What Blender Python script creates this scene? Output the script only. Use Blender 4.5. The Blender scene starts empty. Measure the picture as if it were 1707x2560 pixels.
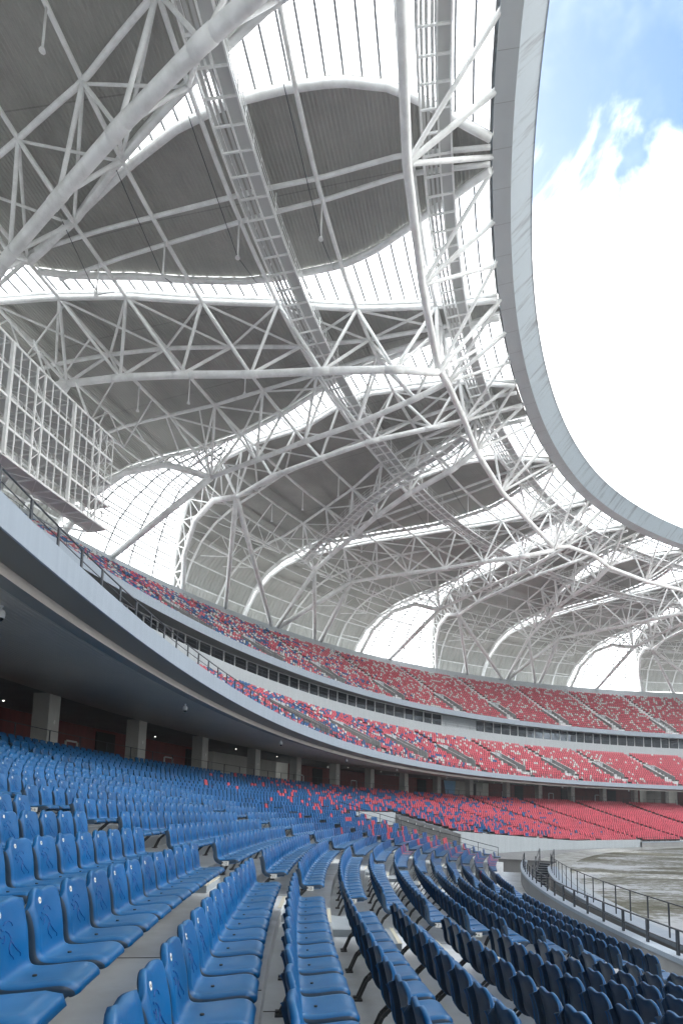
import bpy, math, random
import numpy as np
from mathutils import Vector, Matrix
random.seed(7); RNG = np.random.RandomState(11)
S_ = bpy.context.scene; COL = S_.collection
rad = math.radians

# ------------------------------------------------------------------ camera
F_PX, CX, CY, PITCH, ROLL = 1512.5, 895.1, 1846.6, 0.1219, 0.0196
cam = bpy.data.cameras.new('camera'); co = bpy.data.objects.new('camera', cam); COL.objects.link(co)
_R0 = Vector((1, 0, 0)); _F = Vector((0, math.cos(PITCH), math.sin(PITCH))); _U0 = Vector((0, -math.sin(PITCH), math.cos(PITCH)))
_c, _s = math.cos(ROLL), math.sin(ROLL)
_R = _c * _R0 + _s * _U0; _U = -_s * _R0 + _c * _U0
M = Matrix((( _R.x, _U.x, -_F.x, 0), (_R.y, _U.y, -_F.y, 0), (_R.z, _U.z, -_F.z, 0), (0, 0, 0, 1)))
co.matrix_world = M
cam.sensor_fit = 'VERTICAL'; cam.sensor_height = 36; cam.lens = F_PX / 2560 * 36
cam.shift_x = (853.5 - CX) / 2560; cam.shift_y = (CY - 1280) / 2560
cam.clip_start = 0.05; cam.clip_end = 3000
S_.camera = co

def to_px(P):
    X, Y, Z = P; cy, sy = math.cos(PITCH), math.sin(PITCH)
    d = Y * cy + Z * sy
    if d < 0.2: return None
    v = (Z * cy - Y * sy) / d; u = X / d
    return CX + F_PX * (_c * u + _s * v), CY - F_PX * (-_s * u + _c * v), d

# ------------------------------------------------------------------ sky, sun, exposure
SUN_EL, SUN_AZ = 42.0, -20.0            # azimuth clockwise from +Y
w = bpy.data.worlds.new('World'); S_.world = w; w.use_nodes = True
nt = w.node_tree; nt.nodes.clear(); N = nt.nodes.new; L = nt.links.new
out = N('ShaderNodeOutputWorld'); bg = N('ShaderNodeBackground'); bg.inputs['Strength'].default_value = 0.15
sky = N('ShaderNodeTexSky'); sky.sky_type = 'NISHITA'; sky.sun_disc = False
sky.sun_elevation = rad(SUN_EL); sky.sun_rotation = rad(SUN_AZ); sky.altitude = 300; sky.dust_density = 1.5
tc = N('ShaderNodeTexCoord'); sep = N('ShaderNodeSeparateXYZ'); L(tc.outputs['Generated'], sep.inputs[0])
mp = N('ShaderNodeMapping'); mp.inputs['Scale'].default_value = (1, 1, 1.0); L(tc.outputs['Generated'], mp.inputs[0])
n1 = N('ShaderNodeTexNoise'); n1.inputs['Scale'].default_value = 5.5; n1.inputs['Detail'].default_value = 9; n1.inputs['Roughness'].default_value = .58; n1.inputs['Distortion'].default_value = .4
L(mp.outputs[0], n1.inputs['Vector'])
# cloud bank: everything lower than about 46 degrees, ragged top, a little blue showing low down on the right
a = N('ShaderNodeMath'); a.operation = 'MULTIPLY_ADD'; L(n1.outputs['Fac'], a.inputs[0]); a.inputs[1].default_value = -0.42; L(sep.outputs['Z'], a.inputs[2])
r1 = N('ShaderNodeMapRange'); r1.interpolation_type = 'SMOOTHSTEP'; L(a.outputs[0], r1.inputs[0])
r1.inputs[1].default_value = 0.55; r1.inputs[2].default_value = 0.455; r1.inputs[3].default_value = 0.0; r1.inputs[4].default_value = 1.0
n2 = N('ShaderNodeTexNoise'); n2.inputs['Scale'].default_value = 2.6; n2.inputs['Detail'].default_value = 6; n2.inputs['Roughness'].default_value = .6; L(mp.outputs[0], n2.inputs['Vector'])
r2 = N('ShaderNodeMapRange'); r2.interpolation_type = 'SMOOTHSTEP'; L(n2.outputs['Fac'], r2.inputs[0])
r2.inputs[1].default_value = 0.48; r2.inputs[2].default_value = 0.80; r2.inputs[3].default_value = 0.0; r2.inputs[4].default_value = 0.4
mx = N('ShaderNodeMath'); mx.operation = 'MAXIMUM'; L(r1.outputs[0], mx.inputs[0]); L(r2.outputs[0], mx.inputs[1])
# blue window low at right
dp = N('ShaderNodeVectorMath'); dp.operation = 'DISTANCE'; L(tc.outputs['Generated'], dp.inputs[0]); dp.inputs[1].default_value = (.465, .755, .475)
ad = N('ShaderNodeMath'); ad.operation = 'MULTIPLY_ADD'; L(n1.outputs['Fac'], ad.inputs[0]); ad.inputs[1].default_value = 0.25; L(dp.outputs['Value'], ad.inputs[2])
r3 = N('ShaderNodeMapRange'); r3.interpolation_type = 'SMOOTHSTEP'; L(ad.outputs[0], r3.inputs[0])
r3.inputs[1].default_value = 0.13; r3.inputs[2].default_value = 0.20; r3.inputs[3].default_value = 0.35; r3.inputs[4].default_value = 1.0
mm = N('ShaderNodeMath'); mm.operation = 'MULTIPLY'; L(mx.outputs[0], mm.inputs[0]); L(r3.outputs[0], mm.inputs[1])
mixc = N('ShaderNodeMixRGB'); hs = N('ShaderNodeHueSaturation'); hs.inputs['Saturation'].default_value = 1.3; hs.inputs['Value'].default_value = .56; hs.inputs['Hue'].default_value = .489; L(sky.outputs[0], hs.inputs['Color'])
L(mm.outputs[0], mixc.inputs['Fac']); L(hs.outputs[0], mixc.inputs[1]); mixc.inputs[2].default_value = (10, 10, 9.8, 1)
L(mixc.outputs[0], bg.inputs['Color']); L(bg.outputs[0], out.inputs['Surface'])
sl = bpy.data.lights.new('sun', 'SUN'); sl.energy = 4.6; sl.angle = rad(.8); sl.color = (1, .96, .9)
so = bpy.data.objects.new('sun', sl); COL.objects.link(so)
_sd = Vector((math.sin(rad(SUN_AZ)) * math.cos(rad(SUN_EL)), math.cos(rad(SUN_AZ)) * math.cos(rad(SUN_EL)), math.sin(rad(SUN_EL))))
so.rotation_euler = _sd.to_track_quat('Z', 'Y').to_euler(); so.location = (0, 0, 120)
S_.view_settings.view_transform = 'Standard'; S_.view_settings.look = 'None'
S_.view_settings.exposure = 1.68; S_.view_settings.gamma = 1
S_.cycles.max_bounces = 10; S_.cycles.diffuse_bounces = 6; S_.cycles.transparent_max_bounces = 12
S_.cycles.sample_clamp_indirect = 6; S_.cycles.caustics_reflective = False; S_.cycles.caustics_refractive = False
S_.cycles.use_denoising = True

# ------------------------------------------------------------------ the bowl's plan: one oval, everything is an offset of it
def base_curve():
    x0, y0, A, B, n, th = 78.4298, 22.4873, 69.3977, 76.9529, 1.864239, -0.765765
    T = np.linspace(0, 2 * np.pi, 6000, endpoint=False) + 1e-4
    c, s = np.cos(T), np.sin(T)
    x = A * np.sign(c) * np.abs(c) ** (2 / n); y = B * np.sign(s) * np.abs(s) ** (2 / n)
    ct, st = math.cos(th), math.sin(th)
    P = np.stack([x0 + ct * x - st * y, y0 + st * x + ct * y], 1)
    seg = np.hypot(*(np.roll(P, -1, 0) - P).T); S = np.concatenate([[0], np.cumsum(seg)])
    PP = np.vstack([P, P[:1]])
    s_ = np.arange(0, int(S[-1] / .25)) * .25
    Q = np.stack([np.interp(s_, S, PP[:, 0]), np.interp(s_, S, PP[:, 1])], 1)
    return Q, S[-1]
CUR, PERIM = base_curve(); NC = len(CUR); DS = PERIM / NC
_k = 14
_T = np.roll(CUR, -_k, 0) - np.roll(CUR, _k, 0)
for _ in range(2):
    _T = sum(np.roll(_T, j, 0) for j in range(-8, 9))
_T /= np.hypot(*_T.T)[:, None]; NOR = np.stack([_T[:, 1], -_T[:, 0]], 1)
def at2(s, d):
    t = (np.asarray(s, float) % PERIM) / DS; i = np.floor(t).astype(int); f = (t - i)[..., None]
    P = CUR[i % NC] * (1 - f) + CUR[(i + 1) % NC] * f; Nn = NOR[i % NC] * (1 - f) + NOR[(i + 1) % NC] * f
    return P + Nn * np.asarray(d, float)[..., None]
def at(s, d, z):
    p = at2(s, d); return (float(p[0]), float(p[1]), float(z))
def nor(s):
    p = at2(s, 1) - at2(s, 0); p = p / np.hypot(*p); return float(p[0]), float(p[1])
def scale_at(s, d):
    a = at2(s - .5, d); b = at2(s + .5, d); return float(np.hypot(*(b - a)))
_RD = [1.32, 2.0, 2.68, 3.35, 4.0, 4.66, 5.33, 6.02, 6.76, 7.46, 8.19, 8.81, 9.62]
_RZ = [-2.52, -2.37, -2.22, -2.07, -1.92, -1.76, -1.59, -1.44, -1.25, -1.06, -.86, -.665, -.464]
SH = .735          # seat back height above its tread
def rd(k): return _RD[k] if k <= 12 else 9.6 + .8 * (k - 12)            # plan offset of row k's seat backs (row 1 is the front row)
def zrow(k): return _RZ[k] if k <= 12 else -2.6798 + .16688 * k + .001479 * k * k      # its seat-top height

# ------------------------------------------------------------------ materials
MATS = {}
def mat(name, col, rough=.6, metal=0, spec=.5, noise=None, bump=None, extra=None):
    m = bpy.data.materials.new(name); m.use_nodes = True; t = m.node_tree; b = t.nodes['Principled BSDF']
    b.inputs['Base Color'].default_value = (*col, 1); b.inputs['Roughness'].default_value = rough; b.inputs['Metallic'].default_value = metal
    b.inputs['Specular IOR Level'].default_value = spec
    tcn = t.nodes.new('ShaderNodeTexCoord')
    if noise:      # (scale, stretch xyz, colour2, lo, hi)
        sc, st, c2, lo, hi = noise
        mpn = t.nodes.new('ShaderNodeMapping'); mpn.inputs['Scale'].default_value = st; t.links.new(tcn.outputs['Object'], mpn.inputs[0])
        nn = t.nodes.new('ShaderNodeTexNoise'); nn.inputs['Scale'].default_value = sc; nn.inputs['Detail'].default_value = 6; nn.inputs['Roughness'].default_value = .65
        t.links.new(mpn.outputs[0], nn.inputs['Vector'])
        mr = t.nodes.new('ShaderNodeMapRange'); t.links.new(nn.outputs['Fac'], mr.inputs[0]); mr.inputs[1].default_value = lo; mr.inputs[2].default_value = hi
        mc = t.nodes.new('ShaderNodeMixRGB'); mc.inputs[1].default_value = (*col, 1); mc.inputs[2].default_value = (*c2, 1)
        t.links.new(mr.outputs[0], mc.inputs[0]); t.links.new(mc.outputs[0], b.inputs['Base Color'])
    if bump:       # (scale, strength, distance)
        nb = t.nodes.new('ShaderNodeTexNoise'); nb.inputs['Scale'].default_value = bump[0]; nb.inputs['Detail'].default_value = 4
        t.links.new(tcn.outputs['Object'], nb.inputs['Vector'])
        bp = t.nodes.new('ShaderNodeBump'); bp.inputs['Strength'].default_value = bump[1]; bp.inputs['Distance'].default_value = bump[2]
        t.links.new(nb.outputs['Fac'], bp.inputs['Height']); t.links.new(bp.outputs[0], b.inputs['Normal'])
    if extra: extra(t, b, tcn)
    MATS[name] = m; return m
def rib(axis, period, depth, seam=None):
    """folded sheet: ribs along one direction of the (s, d) surface chart"""
    def f(t, b, tcn):
        uv = t.nodes.new('ShaderNodeUVMap'); se = t.nodes.new('ShaderNodeSeparateXYZ'); t.links.new(uv.outputs[0], se.inputs[0])
        m1 = t.nodes.new('ShaderNodeMath'); m1.operation = 'MULTIPLY'; m1.inputs[1].default_value = 2 * math.pi / period
        t.links.new(se.outputs[axis], m1.inputs[0])
        sn = t.nodes.new('ShaderNodeMath'); sn.operation = 'SINE'; t.links.new(m1.outputs[0], sn.inputs[0])
        c1 = t.nodes.new('ShaderNodeClamp'); c1.inputs['Min'].default_value = -.5; c1.inputs['Max'].default_value = .5; t.links.new(sn.outputs[0], c1.inputs[0])
        bp = t.nodes.new('ShaderNodeBump'); bp.inputs['Strength'].default_value = 1; bp.inputs['Distance'].default_value = depth
        t.links.new(c1.outputs[0], bp.inputs['Height']); t.links.new(bp.outputs[0], b.inputs['Normal'])
        if seam:
            m2 = t.nodes.new('ShaderNodeMath'); m2.operation = 'PINGPONG'; m2.inputs[1].default_value = seam / 2; t.links.new(se.outputs[1 - axis], m2.inputs[0])
            lt = t.nodes.new('ShaderNodeMath'); lt.operation = 'LESS_THAN'; lt.inputs[1].default_value = .03; t.links.new(m2.outputs[0], lt.inputs[0])
            src = b.inputs['Base Color'].links[0].from_socket
            mc = t.nodes.new('ShaderNodeMixRGB'); mc.blend_type = 'MULTIPLY'; mc.inputs[2].default_value = (.7, .7, .7, 1)
            t.links.new(lt.outputs[0], mc.inputs[0]); t.links.new(src, mc.inputs[1]); t.links.new(mc.outputs[0], b.inputs['Base Color'])
    return f
STEEL = mat('painted_steel', (.86, .865, .865), .42, noise=(.9, (1, 1, 1), (.62, .625, .61), .42, .78))
STEEL2 = mat('galvanised_walkway', (.50, .505, .50), .5)
PLATE = mat("dull_walkway_plate", (.60, .605, .60), .55)
DECK = mat('ribbed_roof_sheet', (.29, .288, .268), .5, noise=(.16, (1, 1, 1), (.42, .415, .385), .38, .72), extra=rib(1, .26, .05, 6.0))
DECK2 = mat('ribbed_wall_sheet', (.38, .38, .35), .5, noise=(.2, (1, 1, 1), (.48, .48, .46), .3, .7), extra=rib(0, .8, .2))
RINGS = mat('ring_soffit_panel', (.53, .56, .575), .5, noise=(.3, (1, 1, 1), (.46, .49, .505), .3, .7))
def streak(t, b, tcn):
    uv = t.nodes.new('ShaderNodeUVMap'); m_ = t.nodes.new('ShaderNodeMapping'); m_.inputs['Scale'].default_value = (1.2, .12, 1); t.links.new(uv.outputs[0], m_.inputs[0])
    nn = t.nodes.new('ShaderNodeTexNoise'); nn.inputs['Scale'].default_value = 1.0; nn.inputs['Detail'].default_value = 5; nn.inputs['Roughness'].default_value = .7; t.links.new(m_.outputs[0], nn.inputs['Vector'])
    mr = t.nodes.new('ShaderNodeMapRange'); t.links.new(nn.outputs['Fac'], mr.inputs[0]); mr.inputs[1].default_value = .52; mr.inputs[2].default_value = .64
    mc = t.nodes.new('ShaderNodeMixRGB'); mc.inputs[1].default_value = b.inputs['Base Color'].default_value[:]; mc.inputs[2].default_value = (.17, .19, .205, 1)
    t.links.new(mr.outputs[0], mc.inputs[0]); t.links.new(mc.outputs[0], b.inputs['Base Color'])
RINGF = mat('ring_fascia_panel', (.30, .355, .40), .45, extra=streak)
CONC = mat('terrace_concrete', (.66, .69, .71), .6, noise=(.9, (1, 1, 1), (.45, .455, .45), .40, .75), bump=(30, .15, .01))
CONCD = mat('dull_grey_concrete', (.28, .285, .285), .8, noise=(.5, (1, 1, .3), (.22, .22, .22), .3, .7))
PALE = mat('pale_painted_render', (.30, .355, .42), .6, noise=(1.5, (2.5, 2.5, .12), (.255, .305, .365), .35, .75))
PALEW = mat('white_render', (.38, .415, .44), .6, noise=(1.5, (2, 2, .2), (.32, .355, .38), .35, .75))
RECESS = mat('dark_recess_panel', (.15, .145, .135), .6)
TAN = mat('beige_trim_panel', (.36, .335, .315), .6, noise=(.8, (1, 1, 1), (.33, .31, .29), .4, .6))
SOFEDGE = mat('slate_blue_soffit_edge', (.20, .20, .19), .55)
SOFFIT = mat('slatted_metal_soffit', (.44, .41, .37), .36, noise=(.4, (1, 1, 1), (.38, .355, .32), .3, .7), extra=rib(1, .17, .02))
REDW = mat('dark_red_wall_panel', (.17, .035, .033), .55, noise=(3, (1, 1, .1), (.13, .028, .027), .4, .6))
DARK = mat('dark_doorway', (.012, .012, .013), .6)
COLM = mat('column_cladding', (.52, .525, .50), .6, noise=(1, (1, 1, .3), (.45, .455, .43), .35, .7))
RAILM = mat('charcoal_painted_metal', (.03, .038, .05), .45)
GLASSD = mat('dark_window_glass', (.12, .14, .16), .04, metal=.75)
DOMEM = mat('black_dome_plastic', (.01, .01, .012), .1)
FRAMEW = mat('white_window_frame', (.62, .64, .65), .45)
def dust_highlight(top_tint, amt):  # upward faces go paler: dust plus a painted highlight on the pans
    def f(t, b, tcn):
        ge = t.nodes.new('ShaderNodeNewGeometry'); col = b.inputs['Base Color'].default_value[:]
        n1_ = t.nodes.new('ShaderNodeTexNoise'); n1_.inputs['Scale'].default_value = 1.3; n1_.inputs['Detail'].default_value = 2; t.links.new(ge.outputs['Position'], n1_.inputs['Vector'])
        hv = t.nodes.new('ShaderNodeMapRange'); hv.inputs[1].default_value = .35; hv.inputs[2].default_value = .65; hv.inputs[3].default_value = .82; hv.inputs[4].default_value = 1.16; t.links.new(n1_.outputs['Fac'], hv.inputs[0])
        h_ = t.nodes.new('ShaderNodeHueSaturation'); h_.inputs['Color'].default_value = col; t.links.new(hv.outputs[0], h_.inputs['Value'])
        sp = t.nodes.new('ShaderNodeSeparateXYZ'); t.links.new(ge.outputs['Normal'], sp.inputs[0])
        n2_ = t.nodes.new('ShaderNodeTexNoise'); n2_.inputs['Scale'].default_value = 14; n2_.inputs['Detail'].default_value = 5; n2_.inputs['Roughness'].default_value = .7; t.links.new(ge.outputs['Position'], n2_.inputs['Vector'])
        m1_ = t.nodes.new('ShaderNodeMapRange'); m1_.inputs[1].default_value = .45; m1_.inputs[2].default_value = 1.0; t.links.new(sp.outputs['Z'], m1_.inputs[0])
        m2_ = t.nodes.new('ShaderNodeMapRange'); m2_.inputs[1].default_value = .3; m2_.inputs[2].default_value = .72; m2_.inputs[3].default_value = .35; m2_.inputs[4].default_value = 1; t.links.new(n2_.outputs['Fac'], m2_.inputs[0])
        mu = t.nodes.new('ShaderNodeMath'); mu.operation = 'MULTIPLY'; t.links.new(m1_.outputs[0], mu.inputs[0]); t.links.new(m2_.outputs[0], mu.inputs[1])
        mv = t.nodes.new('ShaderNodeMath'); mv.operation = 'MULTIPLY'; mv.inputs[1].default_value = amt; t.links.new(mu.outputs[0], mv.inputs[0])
        mc = t.nodes.new('ShaderNodeMixRGB'); mc.inputs[2].default_value = (*top_tint, 1); t.links.new(mv.outputs[0], mc.inputs[0]); t.links.new(h_.outputs[0], mc.inputs[1]); t.links.new(mc.outputs[0], b.inputs['Base Color'])
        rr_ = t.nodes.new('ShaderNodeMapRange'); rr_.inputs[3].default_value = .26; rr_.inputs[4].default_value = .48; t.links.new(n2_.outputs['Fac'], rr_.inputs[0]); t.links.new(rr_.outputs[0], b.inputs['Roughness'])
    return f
BLUE = mat('blue_seat_plastic', (.0002, .094, .270), .30, spec=.35, bump=(6, .05, .02), extra=dust_highlight((.12, .30, .44), .30))
BACKSH = mat('slate_blue_back_and_side_shade', (.019, .044, .080), .42, bump=(6, .05, .02))  # blue seat backs and sides, with their shade painted into a darker tone
REDB = mat('dark_red_back_and_side_shade', (.20, .02, .03), .45)  # same painted shade tone for red seats
GREYB = mat('grey_back_and_side_shade', (.22, .225, .22), .5)  # same painted shade tone for white seats
BARM = mat('grey_glazing_bar', (.16, .165, .17), .5)
GROOVE = mat('blue_seat_relief', (.004, .06, .24), .4)
RED = mat('red_seat_plastic', (.50, .065, .10), .4, extra=dust_highlight((.45, .30, .32), .25))
WSEAT = mat('white_seat_plastic', (.48, .50, .49), .45)
LEGM = mat('cast_metal_bracket', (.055, .055, .055), .5)
BADGE = mat('white_badge', (.72, .72, .70), .5)
CREAM = mat('cream_step_nosing', (.66, .62, .50), .6)
INK = mat('black_ink', (.02, .02, .02), .6)
WHITEP = mat('white_plastic', (.70, .71, .72), .4)
BANNER = mat('sky_blue_banner', (.28, .52, .78), .6)
SKIN = mat('skin', (.45, .28, .2), .6)
HAIR = mat('black_hair', (.015, .012, .01), .6)
CLP = mat('pale_pink_shirt', (.60, .42, .46), .8)
CLD = mat('dark_trousers', (.03, .035, .05), .8)
SAND = mat('pale_sandy_paving', (.36, .365, .355), .85, noise=(.8, (1, 1, 1), (.20, .20, .17), .45, .65))
def turf_extra(t, b, tcn):
    m_ = t.nodes.new('ShaderNodeMapping'); m_.inputs['Scale'].default_value = (.07, .12, 1); m_.inputs['Rotation'].default_value = (0, 0, .25); t.links.new(tcn.outputs['Object'], m_.inputs[0])
    nn = t.nodes.new('ShaderNodeTexNoise'); nn.inputs['Scale'].default_value = 1; nn.inputs['Detail'].default_value = 9; nn.inputs['Roughness'].default_value = .68; nn.inputs['Distortion'].default_value = .6
    t.links.new(m_.outputs[0], nn.inputs['Vector'])
    fine = t.nodes.new('ShaderNodeTexNoise'); fine.inputs['Scale'].default_value = 2.2; fine.inputs['Detail'].default_value = 8; fine.inputs['Roughness'].default_value = .75; t.links.new(tcn.outputs['Object'], fine.inputs['Vector'])
    av = t.nodes.new('ShaderNodeMath'); av.operation = 'MULTIPLY_ADD'; av.inputs[1].default_value = .45; t.links.new(fine.outputs['Fac'], av.inputs[0]); t.links.new(nn.outputs['Fac'], av.inputs[2])
    cr = t.nodes.new('ShaderNodeValToRGB'); e = cr.color_ramp.elements
    e[0].position = .60; e[0].color = (.055, .052, .028, 1); e[1].position = .80; e[1].color = (.42, .43, .44, 1)
    q = e.new(.69); q.color = (.10, .096, .062, 1); q = e.new(.75); q.color = (.20, .20, .175, 1)
    t.links.new(av.outputs[0], cr.inputs[0]); t.links.new(cr.outputs[0], b.inputs['Base Color'])
TURF = mat('worn_turf_with_sand', (.14, .14, .09), .9, bump=(8, .5, .05), extra=turf_extra)
def skylight_mat():
    m = bpy.data.materials.new('translucent_sheet'); m.use_nodes = True; t = m.node_tree; t.nodes.clear()
    o = t.nodes.new('ShaderNodeOutputMaterial'); tr = t.nodes.new('ShaderNodeBsdfTransparent'); tl = t.nodes.new('ShaderNodeBsdfTranslucent')
    tr.inputs[0].default_value = (.9, .94, .97, 1); tl.inputs[0].default_value = (.86, .9, .93, 1)
    mxs = t.nodes.new('ShaderNodeMixShader'); mxs.inputs[0].default_value = .66; t.links.new(tr.outputs[0], mxs.inputs[1]); t.links.new(tl.outputs[0], mxs.inputs[2]); t.links.new(mxs.outputs[0], o.inputs[0])
    return m
SKYL = skylight_mat()

# ------------------------------------------------------------------ mesh helpers
class MB:
    def __init__(s): s.v = []; s.f = []; s.m = []; s.uv = None; s.sm = []
    def quad(s, a, b, c, d, mi=0):
        n = len(s.v); s.v += [a, b, c, d]; s.f.append((n, n + 1, n + 2, n + 3)); s.m.append(mi); s.sm.append(False)
        if s.uv is not None: s.uv += [None] * 4
    def box(s, c, ax, ay, az, mi=0):
        """c centre, ax/ay/az half-vectors"""
        c = np.array(c, float); X, Y, Z = (np.array(q, float) for q in (ax, ay, az)); n = len(s.v)
        for i in (-1, 1):
            for j in (-1, 1):
                for k in (-1, 1): s.v.append(tuple(c + i * X + j * Y + k * Z))
        for f in ((0, 1, 3, 2), (4, 6, 7, 5), (0, 4, 5, 1), (2, 3, 7, 6), (0, 2, 6, 4), (1, 5, 7, 3)):
            s.f.append(tuple(n + q for q in f)); s.m.append(mi); s.sm.append(False)
    def bar(s, a, b, w, h=None, mi=0, up=(0, 0, 1)):
        h = w if h is None else h
        a = np.array(a, float); b = np.array(b, float); d = b - a; l = np.linalg.norm(d)
        if l < 1e-6: return
        d /= l; u = np.array(up, float); x = np.cross(d, u)
        if np.linalg.norm(x) < 1e-3: x = np.cross(d, (1, 0, 0))
        x /= np.linalg.norm(x); y = np.cross(x, d)
        s.box((a + b) / 2, d * l / 2, x * w / 2, y * h / 2, mi)
    def tube(s, pts, r, n=8, mi=0, cap=True):
        P = [np.array(p, float) for p in pts]; rs = r if isinstance(r, (list, tuple)) else [r] * len(P)
        base = len(s.v); prev = None
        for i, p in enumerate(P):
            d = (P[min(i + 1, len(P) - 1)] - P[max(i - 1, 0)]); d /= (np.linalg.norm(d) + 1e-9)
            if prev is None:
                x = np.cross(d, (0, 0, 1.0))
                if np.linalg.norm(x) < .05: x = np.cross(d, (1.0, 0, 0))
            else: x = prev - d * np.dot(prev, d)
            x /= np.linalg.norm(x); prev = x; y = np.cross(d, x)
            for j in range(n):
                t = 2 * math.pi * j / n; s.v.append(tuple(p + rs[i] * (math.cos(t) * x + math.sin(t) * y)))
        for i in range(len(P) - 1):
            for j in range(n):
                a = base + i * n + j; b = base + i * n + (j + 1) % n
                s.f.append((a, b, b + n, a + n)); s.m.append(mi); s.sm.append(True)
        if cap:
            s.f.append(tuple(base + j for j in range(n))[::-1]); s.m.append(mi); s.sm.append(False)
            e = base + (len(P) - 1) * n; s.f.append(tuple(e + j for j in range(n))); s.m.append(mi); s.sm.append(False)
    def build(s, name, mats, parent=None, smooth=True):
        me = bpy.data.meshes.new(name); me.from_pydata([tuple(map(float, v)) for v in s.v], [], s.f)
        for m in (mats if isinstance(mats, (list, tuple)) else [mats]): me.materials.append(m)
        me.polygons.foreach_set('material_index', s.m)
        me.polygons.foreach_set('use_smooth', s.sm if smooth else [False] * len(s.f))
        me.update()
        o = bpy.data.objects.new(name, me); COL.objects.link(o)
        if parent: o.parent = parent
        return o
def sheet(name, s_arr, d_fun, mats, parent=None, mi_rows=None, uvfun=None):
    """loft: s_arr stations; d_fun(s) -> list of (d, z) profile points; uv = (s, running length)"""
    rows = [d_fun(s) for s in s_arr]; n = len(rows[0]); v = []; uvp = []
    for s, r in zip(s_arr, rows):
        P = at2(np.full(n, s), np.array([q[0] for q in r]))
        run = 0; pz = None
        for i, q in enumerate(r):
            if pz is not None: run += math.hypot(q[0] - pz[0], q[1] - pz[1])
            pz = q; v.append((float(P[i, 0]), float(P[i, 1]), float(q[1]))); uvp.append((s, (q[0] if uvfun == 'd' else run)))
    f = []; m = []
    for a in range(len(s_arr) - 1):
        for i in range(n - 1):
            f.append((a * n + i, (a + 1) * n + i, (a + 1) * n + i + 1, a * n + i + 1)); m.append(mi_rows[i] if mi_rows else 0)
    me = bpy.data.meshes.new(name); me.from_pydata(v, [], f)
    for mt in (mats if isinstance(mats, (list, tuple)) else [mats]): me.materials.append(mt)
    me.polygons.foreach_set('material_index', m)
    ul = me.uv_layers.new(name='UVMap'); li = np.zeros(len(me.loops), int); me.loops.foreach_get('vertex_index', li)
    ul.data.foreach_set('uv', np.array(uvp, float)[li].ravel()); me.update()
    o = bpy.data.objects.new(name, me); COL.objects.link(o)
    if parent: o.parent = parent
    return o
def smooth(o):
    o.data.polygons.foreach_set('use_smooth', [True] * len(o.data.polygons)); return o
def tag(o, label=None, cat=None, group=None, kind=None):
    if label: o['label'] = label
    if cat: o['category'] = cat
    if group: o['group'] = group
    if kind: o['kind'] = kind
    return o
def thing(name, label, cat, loc=(0, 0, 0), rz=0, group=None):
    o = bpy.data.objects.new(name, None); COL.objects.link(o); o.location = loc; o.rotation_euler = (0, 0, rz); o.empty_display_size = .2
    return tag(o, label, cat, group)
def arc(a, b, step): return np.linspace(a, b, max(2, int(round((b - a) / step)) + 1))

# ------------------------------------------------------------------ ground
g = MB(); R = 900; nseg = 64
def ring_poly(d, z, n=300): return [at(PERIM * i / n, d, z) for i in range(n)]
# outer ground: annulus from far outside in to under the stands
inner = ring_poly(26, -4.9, 120)
cxm, cym = float(CUR[:, 0].mean()), float(CUR[:, 1].mean())
for i in range(120):
    p, q = inner[i], inner[(i + 1) % 120]
    def far(a):
        v = np.array([a[0] - cxm, a[1] - cym]); v /= np.hypot(*v); return (cxm + v[0] * R, cym + v[1] * R, -4.9)
    g.quad(p, q, far(q), far(p))
gr = g.build('ground', CONCD, smooth=False); tag(gr, kind='structure')
def pitch_mesh():
    me = bpy.data.meshes.new('pitch'); n = 300
    rings = [ring_poly(d, -3.62, n) for d in (-2.75,)]
    v = rings[0] + [(cxm, cym, -3.62)]; f = [(i, (i + 1) % n, n) for i in range(n)]
    me.from_pydata(v, [], f); me.materials.append(TURF); o = bpy.data.objects.new('pitch', me); COL.objects.link(o); return tag(o, kind='structure')
TUN0_, TUN1_ = 251.0, 261.3
pitch_mesh()
full = arc(0, PERIM, 1.0)
tg = sheet('tunnel_floor', arc(TUN0_, TUN1_, .5), lambda s: [(.3, -4.99), (13.2, -4.97)], CONCD); tag(tg, kind='structure')
TR = arc(261.2, PERIM, 1.0)
tf = sheet('trench_floor', arc(250.9, PERIM, 1.0), lambda s: [(-1.5, -5.0), (.3, -5.0)], CONCD); tag(tf, kind='structure')
ap = sheet('pitch_apron', arc(0, 262.5, .75), lambda s: [(-2.80, -3.615), (-1.4, -3.61), (.2, -3.61)] if s < 251.0 else [(-2.80, -3.615), (-1.5, -3.61), (-1.42, -3.61)], SAND); tag(ap, kind='structure')
pe = sheet('pitch_edge_path', TR, lambda s: [(-2.02, -3.45), (-2.75, -3.45), (-2.752, -3.62)], PALEW); tag(pe, kind='structure')
# slots in the white strip
dr = MB()
for s in arc(262, 292, .55):
    a = at(s, -2.35, -3.444); b = at(s + .22, -2.35, -3.444); dr.bar(a, b, .05, .004)
o = dr.build('drain_slots', DARK, pe)
# outer trench wall with pale coping
o = sheet('outer_trench_wall', TR, lambda s: [(-1.52, -5.0), (-1.52, -3.42), (-1.40, -3.40), (-1.40, -3.28), (-2.02, -3.28), (-2.022, -3.45)], [CONCD, PALE], mi_rows=[0, 0, 1, 1, 1])
tag(o, 'curved trench wall with pale blue-grey coping beside the worn turf', 'wall')

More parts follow.
